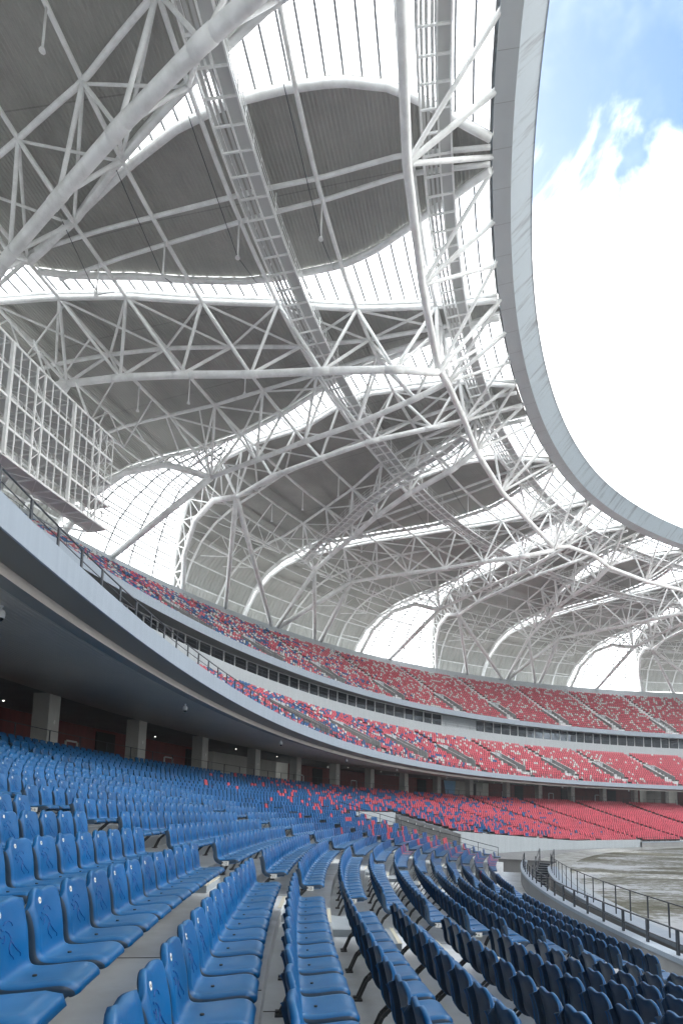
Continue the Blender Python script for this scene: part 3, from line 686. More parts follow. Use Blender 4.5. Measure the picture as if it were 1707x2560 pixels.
# visibility
vis = []
for q in seats:
    P = at(q[2], q[3] - .2, q[4] + .5); pp = to_px(P)
    dist = math.dist(P, (0, 0, 0))
    if pp is None or not (-140 < pp[0] < 1850 and pp[1] < 2760):
        if dist > 3.2 or P[1] < -.3: continue
    if P[1] < .35: continue
    vis.append((dist, q, pp))
vis.sort(key=lambda t_: t_[0])
inframe = [v for v in vis if v[2] and -10 < v[2][0] < 1717 and v[2][1] < 2600 and v[1][0] == 0]
near = inframe[:300]; nearset = set(id(v[1]) for v in near)
rest = [v for v in vis if id(v[1]) not in nearset]
numw = ['zero', 'one', 'two', 'three', 'four', 'five', 'six', 'seven', 'eight', 'nine', 'ten', 'eleven', 'twelve', 'thirteen', 'fourteen', 'fifteen', 'sixteen', 'seventeen', 'eighteen', 'nineteen', 'twenty', 'twenty-one', 'twenty-two', 'twenty-three', 'twenty-four', 'twenty-five', 'twenty-six', 'twenty-seven']
blocknm = {}
for n_, bi in enumerate(sorted(set(v[1][6] for v in near), reverse=True)): blocknm[bi] = ['nearest block', 'second block', 'third block', 'fourth block', 'fifth block'][min(n_, 4)]
BEAM = beam_only()
protoS = make_seat(); kids = list(protoS.children)
def number_plate(parent, k, side):
    tcv = bpy.data.curves.new('row_number', 'FONT'); tcv.body = str(k); tcv.size = .062; tcv.align_x = 'CENTER'; tcv.align_y = 'CENTER'; tcv.extrude = .001
    to = bpy.data.objects.new('tmp', tcv); COL.objects.link(to); dg = bpy.context.evaluated_depsgraph_get(); dg.update()
    me = bpy.data.meshes.new_from_object(to.evaluated_get(dg)); bpy.data.objects.remove(to)
    m = MB(); x = side * .238; m.box((x, -.15, .315), (.003, 0, 0), (0, .055, 0), (0, 0, .036)); pl = m.build('row_number_plate', BADGE, parent, smooth=False)
    d = bpy.data.objects.new('row_number', me); me.materials.append(INK); COL.objects.link(d); d.parent = pl
    # text faces outward along +-x
    d.matrix_local = Matrix(((0, 0, side, x + side * .0035), (side, 0, 0, -.15), (0, 1, 0, .315), (0, 0, 0, 1)))
for i, (dist, q, pp) in enumerate(near):
    tier, k, s, d, z, c, bi, j, n = q
    if i == 0: r = protoS; ks = kids; j0 = j
    else:
        r = protoS.copy(); COL.objects.link(r); ks = []
        for ch in kids:
            cc = ch.copy(); COL.objects.link(cc); cc.parent = r; ks.append(cc)
            for gch in ch.children: gg = gch.copy(); COL.objects.link(gg); gg.parent = cc
    nx, ny = nor(s); r.location = at(s, d - .06, z); r.rotation_euler = (0, 0, math.atan2(ny, nx) - math.pi / 2 + random.uniform(-.012, .012))
    if j % 2 and i > 0:
        for cc in ks:
            if cc.name.startswith('bracket'): cc.data = BEAM; cc.name = 'beam'
    if bi == max(blocknm): pos = '%s places short of the aisle' % numw[n - 1 - j] if n - 1 - j else 'right at the aisle'
    else: pos = ('right at its near aisle' if j == 0 else '%s places past its near aisle' % numw[j])
    colw = 'red' if c == 1 else 'blue'
    tag(r, '%s seat in row %s, %s, %s' % (colw, numw[k], pos, blocknm[bi]), 'seat', 'moulded seats of the lower tier')
    if c == 1:
        for cc in ks:
            if cc.name.startswith('shell'):
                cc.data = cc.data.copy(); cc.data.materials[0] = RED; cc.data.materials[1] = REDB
    if (j == n - 1 or j == 0): number_plate(r, k, 1 if j == n - 1 else -1)
# the rest of the seats as one object, simpler with distance
def low_template(level):
    if level == 0:
        m = seat_shell(9, [PROF[i] for i in (0, 2, 4, 6, 8, 10, 13, 15, 17)], 4)
        bd = MB(); c = np.array(front_pt(-.088, .677, .001)); bd.tube([c, c + (0, -.004, .001)], .017, 6); o_ = len(m.v); m.v += bd.v; m.f += [tuple(o_ + a for a in f) for f in bd.f]; m.m += [2] * len(bd.f); m.sm += [False] * len(bd.f)
        mm2 = MB()
        for q in (-.055, .055): mm2.bar((q, -.14, .34), (q, .10, .005), .010, .014)
        mm2.bar((-.245, -.10, .33), (.245, -.10, .33), .022, .022)
        o_ = len(m.v); m.v += mm2.v; m.f += [tuple(o_ + a for a in f) for f in mm2.f]; m.m += [3] * len(mm2.f); m.sm += [False] * len(mm2.f)
        return m
    m = MB(); w_ = .196
    v = [(-w_, .06, .70), (-.09, .06, .74), (w_ * .5, .06, .73), (w_, .06, .695), (-w_, .0, .38), (w_, .0, .38), (-w_, -.36, .378), (w_, -.36, .378),
         (-w_, .095, .69), (w_, .095, .68), (-w_, .03, .33), (w_, .03, .33), (-w_ * .9, -.36, .325), (w_ * .9, -.36, .325)]
    v_old = [(-w_, .075, .83), (-.09, .075, .865), (w_ * .5, .075, .855), (w_, .075, .815), (-w_, .0, .45), (w_, .0, .45), (-w_, -.44, .445), (w_, -.44, .445),
         (-w_, .115, .82), (w_, .115, .81), (-w_, .03, .39), (w_, .03, .39), (-w_ * .9, -.44, .385), (w_ * .9, -.44, .385)]
    f = [(0, 4, 5, 3, 2, 1), (4, 6, 7, 5), (8, 9, 11, 10), (10, 11, 13, 12), (6, 12, 13, 7), (0, 1, 2, 3, 9, 8), (0, 8, 10, 4), (4, 10, 12, 6), (3, 5, 11, 9), (5, 7, 13, 11)]
    m.v = v; m.f = [tuple(reversed(q)) for q in f]; m.m = [0, 0, 4, 4, 4, 0, 4, 4, 4, 4]; m.v += [(-.25, .05, .10), (.25, .05, .10), (.25, .05, .36), (-.25, .05, .36)]; m.f.append((14, 15, 16, 17)); m.m.append(3); m.sm = [False] * len(m.f); return m  # quad for beam and brackets; its dark fill also paints shade between seats
T0, T1 = low_template(0), low_template(1); T0b = low_template(0)
T0b.f = T0b.f[:-12 - 6] + T0b.f[-6:] ; T0b.m = T0b.m[:-18] + T0b.m[-6:]; T0b.sm = T0b.sm[:-18] + T0b.sm[-6:]
V = []; LT = []; LV = []; MI = []; SM = []; off = 0
for dist, q, pp in rest:
    tier, k, s, d, z, c, bi, j, n = q; T = (T0 if j % 2 == 0 else T0b) if (dist < 26) else T1
    nx, ny = nor(s); th = math.atan2(ny, nx) - math.pi / 2 + random.uniform(-.01, .01); ca, sa = math.cos(th), math.sin(th); P = at(s, d - .06, z)
    if not hasattr(T, 'arr'): T.arr = np.array(T.v, float); T.lt = np.array([len(f) for f in T.f]); T.lv = np.concatenate([np.array(f) for f in T.f]); T.mi = np.array(T.m)
    A = T.arr; B = np.stack([A[:, 0] * ca - A[:, 1] * sa + P[0], A[:, 0] * sa + A[:, 1] * ca + P[1], A[:, 2] + P[2]], 1)
    V.append(B); LT.append(T.lt); LV.append(T.lv + off); off += len(A)
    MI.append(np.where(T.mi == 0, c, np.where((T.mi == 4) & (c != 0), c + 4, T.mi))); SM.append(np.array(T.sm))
V = np.concatenate(V); LT = np.concatenate(LT); LV = np.concatenate(LV); MI = np.concatenate(MI); SM = np.concatenate(SM)
me = bpy.data.meshes.new('massed_seats'); me.vertices.add(len(V)); me.vertices.foreach_set('co', V.ravel()); me.loops.add(len(LV)); me.loops.foreach_set('vertex_index', LV.astype(np.int32))
me.polygons.add(len(LT)); me.polygons.foreach_set('loop_start', np.concatenate([[0], np.cumsum(LT)[:-1]]).astype(np.int32)); me.polygons.foreach_set('loop_total', LT.astype(np.int32))
for m_ in (BLUE, RED, WSEAT, LEGM, BACKSH, REDB, GREYB): me.materials.append(m_)
me.polygons.foreach_set('material_index', MI.astype(np.int32)); me.polygons.foreach_set('use_smooth', SM); me.update(calc_edges=True); me.validate()
o = bpy.data.objects.new('massed_seats', me); COL.objects.link(o); tag(o, 'thousands of blue, red and white seats filling the three tiers', 'seats', kind='stuff')
print('SEATS near', len(near), 'rest', len(rest), 'verts', len(V))

EMI = bpy.data.materials.new('lit_downlight'); EMI.use_nodes = True; EMI.node_tree.nodes['Principled BSDF'].inputs['Emission Color'].default_value = (1, .97, .9, 1); EMI.node_tree.nodes['Principled BSDF'].inputs['Emission Strength'].default_value = 1.2
for i, s in enumerate(np.arange(196, 286, 5.6)):
    for dd in (24.6, 26.4):
        if (i + int(dd)) % 3 == 0: continue
        m = MB(); m.tube([at(s + (dd - 24) * .7, dd, 5.35 + (.0)), at(s + (dd - 24) * .7, dd, 5.31)], .045, 8); wpar(m.build('downlight', EMI), mid)
for a in AU:                                        # hoop rails up the top of the steep aisles
    if a < 172 or a > 268: continue
    m = MB()
    for k in range(15, 22):
        d, z = up_row(k); z0 = z - SH; e = .32 / scale_at(a, d)
        m.tube([at(a - e, d, z0), at(a - e, d, z0 + .95), at(a + e, d, z0 + .95), at(a + e, d, z0)], .022, 5)
    wpar(m.build('aisle_hoop_rail', RAILM), upp)
# ------------------------------------------------------------------ cameras under the soffit
for i, (s, d) in enumerate([(288.9, 15.6), (278.0, 15.6), (266.7, 15.4), (255.5, 15.4), (245.5, 15.4), (235, 15.4), (224, 15.4), (212, 15.4), (199, 15.4), (186, 15.4)]):
    zt = 4.62 + (d - 14.8) * .08; r = .105
    c = thing('dome_camera', 'white dome camera hanging under the balcony soffit, %s from the left' % ordn[i], 'camera', at(s, d, zt), 0, 'dome cameras under the soffit')
    m = MB(); P = np.array((0, 0, 0.)); m.tube([(0, 0, .03), (0, 0, -.10)], .03, 10); m.tube([(0, 0, -.0), (0, 0, -.02)], .06, 12); m.build('mount', WHITEP, c)
    m = MB(); zz = [-.08, -.11, -.16, -.24, -.30]; rr = [.03, .085, r, r, .09]; m.tube([(0, 0, q) for q in zz], rr, 16); m.build('housing', WHITEP, c)
    m = MB(); zz = [-.302, -.34, -.37, -.385]; rr = [.08, .072, .045, .01]; m.tube([(0, 0, q) for q in zz], rr, 14); m.build('dome', DOMEM, c)
# blue banner and people far away
s = 221.6; m = MB(); m.quad(at(s - .2, 26.5, TOPZ + .3), at(s + 1.2, 26.5, TOPZ + .3), at(s + 1.6, 26.5, 5.2), at(s - .4, 26.5, 5.2)); 
m.quad(at(s - .4, 26.52, 5.2), at(s + 1.6, 26.52, 5.2), at(s + 1.2, 26.52, TOPZ + .3), at(s - .2, 26.52, TOPZ + .3))
tag(m.build('hanging_banner', BANNER, smooth=False), 'light blue banner hanging in the open gateway beside a column', 'banner')

# ------------------------------------------------------------------ roof
roof = thing('stadium_roof', 'white tubular steel roof with ribbed grey lens panels and skylights round an oval opening', 'roof', at(270, 20, 40))
MOD = PERIM / 13
tab = lambda xs, ys: (lambda d: np.interp(d, xs, ys))
uA = tab([0, 6.3, 12.4, 18.3, 24.1, 29.7, 35, 40.5, 46, 56], [7.4, 7.8, 9.2, 11, 12.4, 13.8, 14.6, 15.2, 15.8, 16.4])
uB = tab([0, 6.3, 12.4, 18.3, 24.1, 29.7, 35, 40.5, 56], [5.6, 5.8, 6.3, 7.2, 8.6, 9.7, 10.2, 10.5, 11])
uC = tab([0, 6.3, 12.4, 18.3, 24.1, 29.7, 56], [6.0, 5.0, 4.6, 4.3, 4.1, 3.9, 4.6])
uD = tab([0, 6.3, 12, 16, 20, 23.5, 30, 36, 41, 47, 56], [6.2, 4.8, 3.9, 3.5, 2.3, 1.3, .15, -.2, .1, .6, 2.5])
uDm = tab([0, 6.3, 12, 15, 19, 23, 29, 34, 38, 44, 50, 56], [-3.0, -.6, .4, .9, .1, -1.0, -1.2, -2.0, -3.4, -5.4, -8.2, -11])
uG = tab([0, 6.3, 12, 18, 24, 30, 36, 56], [-3.4, -3.4, -3.8, -4.4, -5.2, -6, -7.5, -11.5])
uF = tab([0, 6.3, 12, 18.3, 24, 29.7, 35, 40, 56], [-5.5, -5.7, -6.6, -8.4, -10.9, -12.6, -14, -15, -15])
uE = tab([0, 6.3, 12.4, 18.7, 24.3, 29.5, 34.6, 40, 46, 56], [-7.6, -7.9, -9.1, -11.8, -14.2, -16.5, -17.9, -18.2, -18.4, -18.4])
lc = tab([0, 7.3, 12, 16.5, 22, 28, 33, 56], [18, 18, 17.6, 17.5, 17.2, 16.9, 16.5, 16.5])
lh = tab([0, 1.6, 4.6, 7.3, 10, 12.5, 16.5, 20, 23.5, 28, 31, 33.5, 36], [.5, .9, 2.6, 3.9, 4.7, 4.95, 4.8, 4.3, 3.4, 2.1, 1.35, .7, .02])
zc = tab([0, 1.5, 6.3, 36, 40.5, 45, 48.5, 51.5, 53.5, 54.6, 55.3], [39.6, 39.6, 40.1, 40.1, 40.0, 39.4, 38.0, 35.6, 32.5, 29.0, 22.0])
DT = [6.3, 12.4, 18.3, 24.1, 29.7, 35, 40.5, 46]; DB = [9.3, 15.1, 21, 27, 32.8, 38.8]
G0 = 253.0
DSK = list(np.arange(1.6, 47.6, 1.15)) + [48.5, 49.6, 50.6, 51.5, 52.3, 53.0, 53.6, 54.1, 54.6, 55.0]
def band(name, g, ua, ub, dlist, zoff, mats, camber=0, n=7, thick=.14):
    """strip of roof between edge functions ua and ub; offset chart (s,d)"""
    v = []; uvp = []; rows = len(dlist)
    for lay in (0, 1):
        for d in dlist:
            a, b = g + ua(d), g + ub(d)
            for j in range(n):
                t = j / (n - 1); s = a + (b - a) * t; P = at(s, d, zc(d) + zoff + camber * (1 - (2 * t - 1) ** 2) * min(1, abs(b - a) / 6) + lay * thick); v.append(P); uvp.append((s, d))
    f = []; 
    def idx(l, i, j): return l * rows * n + i * n + j
    for i in range(rows - 1):
        for j in range(n - 1):
            f.append((idx(0, i, j), idx(0, i, j + 1), idx(0, i + 1, j + 1), idx(0, i + 1, j))); f.append((idx(1, i, j), idx(1, i + 1, j), idx(1, i + 1, j + 1), idx(1, i, j + 1)))
        f.append((idx(0, i, 0), idx(0, i + 1, 0), idx(1, i + 1, 0), idx(1, i, 0))); f.append((idx(0, i, n - 1), idx(1, i, n - 1), idx(1, i + 1, n - 1), idx(0, i + 1, n - 1)))
    me = bpy.data.meshes.new(name); me.from_pydata(v, [], f)
    for m_ in (mats if isinstance(mats, list) else [mats]): me.materials.append(m_)
    ul = me.uv_layers.new(name='UVMap'); li = np.zeros(len(me.loops), int); me.loops.foreach_get('vertex_index', li); ul.data.foreach_set('uv', np.array(uvp, float)[li].ravel()); me.update()
    o = bpy.data.objects.new(name, me); COL.objects.link(o); wpar(o, roof); return o
def single(name, g, ua, ub, dlist, zoff, mt, n=5):
    v = []; f = []
    for d in dlist:
        a, b = g + ua(d), g + ub(d)
        for j in range(n): v.append(at(a + (b - a) * j / (n - 1), d, zc(d) + zoff))
    for i in range(len(dlist) - 1):
        for j in range(n - 1): q = i * n + j; f.append((q, q + 1, q + n + 1, q + n))
    me = bpy.data.meshes.new(name); me.from_pydata(v, [], f); me.materials.append(mt); o = bpy.data.objects.new(name, me); COL.objects.link(o); wpar(o, roof); return o
DM = [d for d in DSK if d <= 48.6]; DW = [d for d in DSK if d >= 48.4 and d <= 54.2]; DX = [54.1, 54.6, 55.0, 55.3]
def edge_tube(m, g, u, ds, dz=0, r=.24, n=8): m.tube([at(g + u(d), d, zc(d) + dz) for d in ds], r, n)
nxt = lambda f: (lambda d: f(d) + MOD)
lL = lambda d: lc(d) - lh(d); lR = lambda d: lc(d) + lh(d)
VISN = list(range(-5, 3))
z2 = {'T2': [35.0, 34.3, 34.9, 35.3, 35.9, 36.6, 37.5], 'T3': [37.0, 36.5, 35.9, 35.9, 35.8, 35.3], 'T4': [37.6, 37.1, 36.5, 36.2, 35.7, 35.4], 'T5': [36.6, 36.0, 35.6, 35.7, 36.2, 36.3, 36.5]}
uT = {'T2': [7.0, 9.0, 9.6, 10.2, 10.8, 11, 10.7], 'T3': [3.4, 3.0, 2.4, 1.8, 1.1, .9], 'T4': [-2.6, -1.8, -.8, -1, -1.2, -2.4], 'T5': [-6.0, -7.2, -8.7, -11.2, -14.3, -16.5, -18.8]}
UT1 = [-2.4, -4.2, -7.0, -10.0, -12.9, -15.2, -17.6]; ZT1 = [33.6, 33.9, 34.3, 35.15, 36.1, 36.3, 36.5]
edges = {'T2': (uA, uB), 'T3': (uC, uD), 'T4': (uDm, uG), 'T5': (uF, uE)}
for n_ in range(-9, 4):
    g_ = G0 + MOD * n_; vis_ = n_ in VISN
    band('roof_panel', g_, uD, uA, DM, .50, DECK, .25, 7); band('roof_panel', g_, uE, uDm, DM, .50, DECK, .25, 9)
    for ua_, ub_ in ((uD, uA), (uE, uDm)):
        band('ribbed_eaves_panel', g_, ua_, ub_, DW, .50, DECK2, .25, 9); single('eaves_light', g_, ua_, ub_, DX, .5, SKYL)
    dl = [d for d in DSK if d < 35.9] + [35.9]
    band('lens_panel', g_, lL, lR, dl, .48, DECK, .55, 9)
    # skylights: central gap, both sides of the lens, then beyond the lens tip
    d1 = [d for d in DSK if d <= 34] + [34.3]; d2 = [34.3] + [d for d in DSK if d > 34.5] + [55.3]
    lap = lambda f, q: (lambda d: f(d) + q)
    sk = [(lap(uDm, -.15), lap(uD, .15), DSK + [55.3]), (lap(uA, -.15), lap(lL, .15), d1), (lap(lR, -.15), lap(nxt(uE), .3), d1), (lap(uA, -.15), lap(nxt(uE), .15), d2)]
    for ua_, ub_, ds_ in sk:
        o = single('skylight', g_, ua_, ub_, ds_, .85, SKYL)
        if not vis_: continue
        m = MB(); dd = ds_[0]
        while dd < ds_[-1]:
            if ub_(dd) - ua_(dd) > .35:
                step_ = max(1, int((ub_(dd) - ua_(dd)) / 2.5)); pts = [at(g_ + ua_(dd) + (ub_(dd) - ua_(dd)) * t / step_, dd, zc(dd) + .78) for t in range(step_ + 1)]
                for p_, q_ in zip(pts[:-1], pts[1:]): m.bar(p_, q_, .11, .16)
            dd += 1.02 if dd < 47 else (.9 if dd < 50 else .45)
        # radial glazing bars in the outer gap
        if ub_(52) - ua_(52) > 3:
            for t in (.2, .4, .6, .8):
                pts = [at(g_ + ua_(d) + (ub_(d) - ua_(d)) * t, d, zc(d) + .70) for d in ds_ if d > 33 and ub_(d) - ua_(d) > .8]
                if len(pts) > 1: m.tube(pts, .12, 5)
        if m.v: f_ = m.build('glazing_bar', BARM, smooth=False); f_.parent = o; f_.matrix_parent_inverse = Matrix.Identity(4)
    if not vis_: continue
    # edge and chord tubes (one mesh per tube line)
    ful = [d for d in DSK if d < 54.3]
    for u_, nm in ((uA, 'A'), (uD, 'D'), (uDm, 'M'), (uE, 'E')):
        m = MB(); edge_tube(m, g_, u_, ful, 0, .21); edge_tube(m, g_, u_, ful, .46, .13, 6); wpar(m.build('edge_tube', STEEL), roof)
    for u_ in (uB, uC, uG, uF):
        m = MB(); edge_tube(m, g_, u_, ful, 0, .17); wpar(m.build('chord_tube', STEEL), roof)
    for u_ in (lL, lR):
        m = MB(); edge_tube(m, g_, u_, [d for d in DSK if d < 35], .12, .24); wpar(m.build('edge_tube', STEEL), roof)
    for q in (-.45, .45):
        m = MB(); m.tube([at(g_ + lc(d) + q * (1 + .03 * d), d, zc(d) + .05) for d in DSK if 1.5 < d < 34], .15, 6); wpar(m.build('lens_rib', STEEL), roof)
    # trusses
    for T, (ut, ub2) in edges.items():
        uTT, zTT = (UT1, ZT1) if (T == 'T5' and n_ >= 1) else (uT[T], z2[T])
        tr = bpy.data.objects.new('truss', None); COL.objects.link(tr); wpar(tr, roof); tr.location = at(g_, 20, 36)
        dB = [6.3] + DB[:len(uT[T]) - 1]; pts = [at(g_ + u, d, z) for u, d, z in zip(uTT, dB, zTT)]
        m = MB(); R_ = (.37 if n_ >= 1 else .30) if T in ('T2', 'T5') else .25
        m.tube(pts, R_, 10)
        for i in range(1, len(pts) - 1):
            a_, b_, c_ = np.array(pts[i - 1]), np.array(pts[i]), np.array(pts[i + 1]); u1 = (a_ - b_) / np.linalg.norm(a_ - b_); u2 = (c_ - b_) / np.linalg.norm(c_ - b_); m.tube([b_ + u1 * .7, b_, b_ + u2 * .7], R_ * 1.07, 10)
        bc = m.build('bottom_chord', STEEL); bc.parent = tr; bc.matrix_parent_inverse = (Matrix.Translation(roof.matrix_parent_inverse.to_translation()) if False else Matrix.Translation(-Vector(tr.location)))
        m = MB()
        for i in range(1, len(pts)):
            for dt in (DT[i - 1], DT[i]):
                for uu in (ut, ub2): m.tube([pts[i], at(g_ + uu(dt), dt, zc(dt))], .135, 6, cap=False)
            # laterals between the two top chords
            dt0, dt1 = DT[i - 1], DT[i]; 
            m.tube([at(g_ + ut(dt0), dt0, zc(dt0)), at(g_ + ub2(dt1), dt1, zc(dt1))], .11, 6, cap=False); m.tube([at(g_ + ub2(dt0), dt0, zc(dt0) - .12), at(g_ + ut(dt1), dt1, zc(dt1) - .12)], .09, 6, cap=False)
        for uu in (ut, ub2): m.tube([pts[0], at(g_ + uu(6.3), 6.3, zc(6.3))], .17, 6, cap=False)
        wb = m.build('web', STEEL); wb.parent = tr; wb.matrix_parent_inverse = Matrix.Translation(-Vector(tr.location))
    # ring-wise girders in the outer third, hung below the sheeting
    for (dg, zg, ua_, ub_, nn_) in ((40.5, 37.6, uA, uB, 2), (40.5, 37.6, uB, uC, 2), (40.5, 37.6, uG, uF, 3), (46.0, 36.6, uB, uC, 2), (46.0, 36.6, uG, uF, 2)):
        m = MB(); a_, b_ = g_ + ub_(dg), g_ + ua_(dg); P_ = [at(a_ + (b_ - a_) * q / nn_, dg, zg) for q in range(nn_ + 1)]; m.tube(P_, .13, 6)
        for q in range(nn_): 
            tp = at(a_ + (b_ - a_) * (q + .5) / nn_, dg, zc(dg)); m.tube([P_[q], tp, P_[q + 1]], .09, 5, cap=False)
            for e_ in (-5.2, 4.0): m.tube([P_[q], at(a_ + (b_ - a_) * (q + .5) / nn_, dg + e_, zc(dg + e_))], .08, 5, cap=False)
        wpar(m.build('outer_girder', STEEL), roof)
    # outer arms down to the parapet
    def arm(pts, r):
        m = MB(); m.tube([at(g_ + u, d, z) for u, d, z in pts], r, 10); wpar(m.build('support_arm', STEEL), roof)
    arm([(.9, 32.8, 35.3), (-.8, 49.0, 29.9)], .36); arm([(-2.4, 32.8, 35.4), (-13.6, 49.0, 29.9)], .32); arm([(-2.4, 32.8, 35.4), (-19.6, 49.0, 29.9)], .34)
    arm([(-18.8, 38.8, 36.5), (-20.2, 49.0, 29.9)], .32); arm([(-18.8, 38.8, 36.5), (-25.2, 49.0, 29.9)], .34)
    arm([(10.7, 38.8, 37.5), (14.6, 49.0, 29.9)], .42); arm([(10.7, 38.8, 37.5), (9.0, 49, 29.9)], .40)
    arm([(-2.4, 32.8, 35.4), (-4.0, 38, 37.3), (-5.6, 43, 36.9), (-7.2, 47, 34.2), (-8.6, 49.3, 29.9)], .34)
    arm([(.9, 32.8, 35.3), (1.6, 38, 37.3), (2.2, 43, 36.9), (2.8, 47, 34.2), (3.4, 49.3, 29.9)], .34)
    # lattice edge trusses either side of the tall end window
    m = MB()
    ca = [(-2.4, 32.8, 35.4), (-4.0, 38, 37.3), (-5.6, 43, 36.9), (-7.2, 47, 34.2), (-8.6, 49.3, 29.9)]; cb = [(.9, 32.8, 35.3), (1.6, 38, 37.3), (2.2, 43, 36.9), (2.8, 47, 34.2), (3.4, 49.3, 29.9)]
    ex = [31.5, 35.5, 39.5, 43.5, 47, 50.2, 52.6, 54.0]; px_ = np.linspace(0, 4, 8)
    for arr, e1, e2 in ((ca, uDm, uG), (cb, uD, uC)):
        A_ = np.array(arr); nd = [at(g_ + np.interp(q, range(5), A_[:, 0]), np.interp(q, range(5), A_[:, 1]), np.interp(q, range(5), A_[:, 2])) for q in px_]
        for i in range(8):
            for jj in (i - 1, i, i + 1):
                if 0 <= jj < 8:
                    m.tube([nd[i], at(g_ + e1(ex[jj]), ex[jj], zc(ex[jj]))], .085, 5, cap=False)
                    if jj == i: m.tube([nd[i], at(g_ + e2(ex[jj]), ex[jj], zc(ex[jj]))], .085, 5, cap=False)
    wpar(m.build('eaves_bracing', STEEL), roof)
    # ties from the inner nodes out to the ring
    m = MB()
    for u, z in ((7.0, 35.0), (3.4, 37.0), (-2.6, 37.6), (-6.0, 36.6), (-14, 36.4), (13.4, 36.4)):
        for q in (-3.6, 0, 3.6): m.tube([at(g_ + u, 6.3, z), at(g_ + u + q, 1.15, 40.35)], .14 if q else .17, 8, cap=False)
        if u in (-14, 13.4):
            for q, dd in ((-2.2, 6.3), (2.2, 6.3)): m.tube([at(g_ + u, 6.3, z), at(g_ + u + q, dd, 40.1)], .14, 6, cap=False)
    wpar(m.build('ring_tie', STEEL), roof)
    # hanging rods with lamp brackets
    m = MB()
    for d in (12.4, 18.3, 24.1, 29.7):
        P = np.array(at(g_ + lc(d) - .5, d, 40.0)); m.tube([P, P + (0, 0, -2.7)], .06, 6); m.tube([P + (0, 0, -2.65), P + (0, 0, -2.9)], [.07, .17], 8)
    for d in (24.1, 29.7, 35.0):
        for u in (6.6, -8.4): P = np.array(at(g_ + u * (1 + (d - 24) * .01), d, 40.0)); m.tube([P, P + (0, 0, -2.4)], .06, 6); m.tube([P + (0, 0, -2.35), P + (0, 0, -2.6)], [.07, .17], 8)
    wpar(m.build('hanging_rod', STEEL), roof)
    m = MB()
    for d in (12.4, 18.3, 24.1, 29.7):
        P = np.array(at(g_ + lc(d) - .5, d, 37.2))
        for e in (at(g_ + lc(d) + lh(d) + .3, d + .6, 40.0), at(g_ + lc(d) - lh(d) - .8, d + .6, 40.0)): m.tube([P, np.array(e)], .028, 4)
    wpar(m.build('cable', RAILM), roof)
# ring-wise tubes
sv = arc(60, 345, 1.2)
for d in DT + [51.0]:
    m = MB(); m.tube([at(s, d, zc(d) - .02) for s in sv], .155 if d < 45 else .11, 7); wpar(m.build('purlin', STEEL), roof)
# secondary purlins in the outer zone
for d in (43.2, 48.6, 53.0):
    m = MB(); m.tube([at(s, d, zc(d) + .12) for s in sv], .11, 6); wpar(m.build('purlin', STEEL), roof)
# inner ring chord as a polygon through the truss nodes
nodes = []
for n_ in VISN:
    for u, z in ((-14, 36.4), (-6.0, 36.6), (-2.6, 37.4), (3.4, 36.8), (7.0, 35.4), (13.4, 36.4)): nodes.append((G0 + MOD * n_ + u, z))
nodes.sort(); m = MB(); m.tube([at(s, 6.3, z) for s, z in nodes], .28, 10); wpar(m.build('inner_ring_chord', STEEL), roof)
# the ring beam round the opening
wpar(sheet('ring_soffit', full, lambda s: [(1.45, 40.12), (1.45, 40.0), (.30, 40.0)], RINGS), roof)
wpar(sheet('ring_fascia', full, lambda s: [(.30, 40.0), (-1.05, 41.35), (-1.12, 41.35), (-1.12, 41.5), (1.5, 41.6), (1.6, 40.8)], RINGF), roof)
m = MB()
for s in np.arange(175, 345, 2.4): m.bar(at(s, 1.44, 39.997), at(s, .31, 39.997), .018, .006)
wpar(m.build('panel_seam', CONCD, smooth=False), roof)

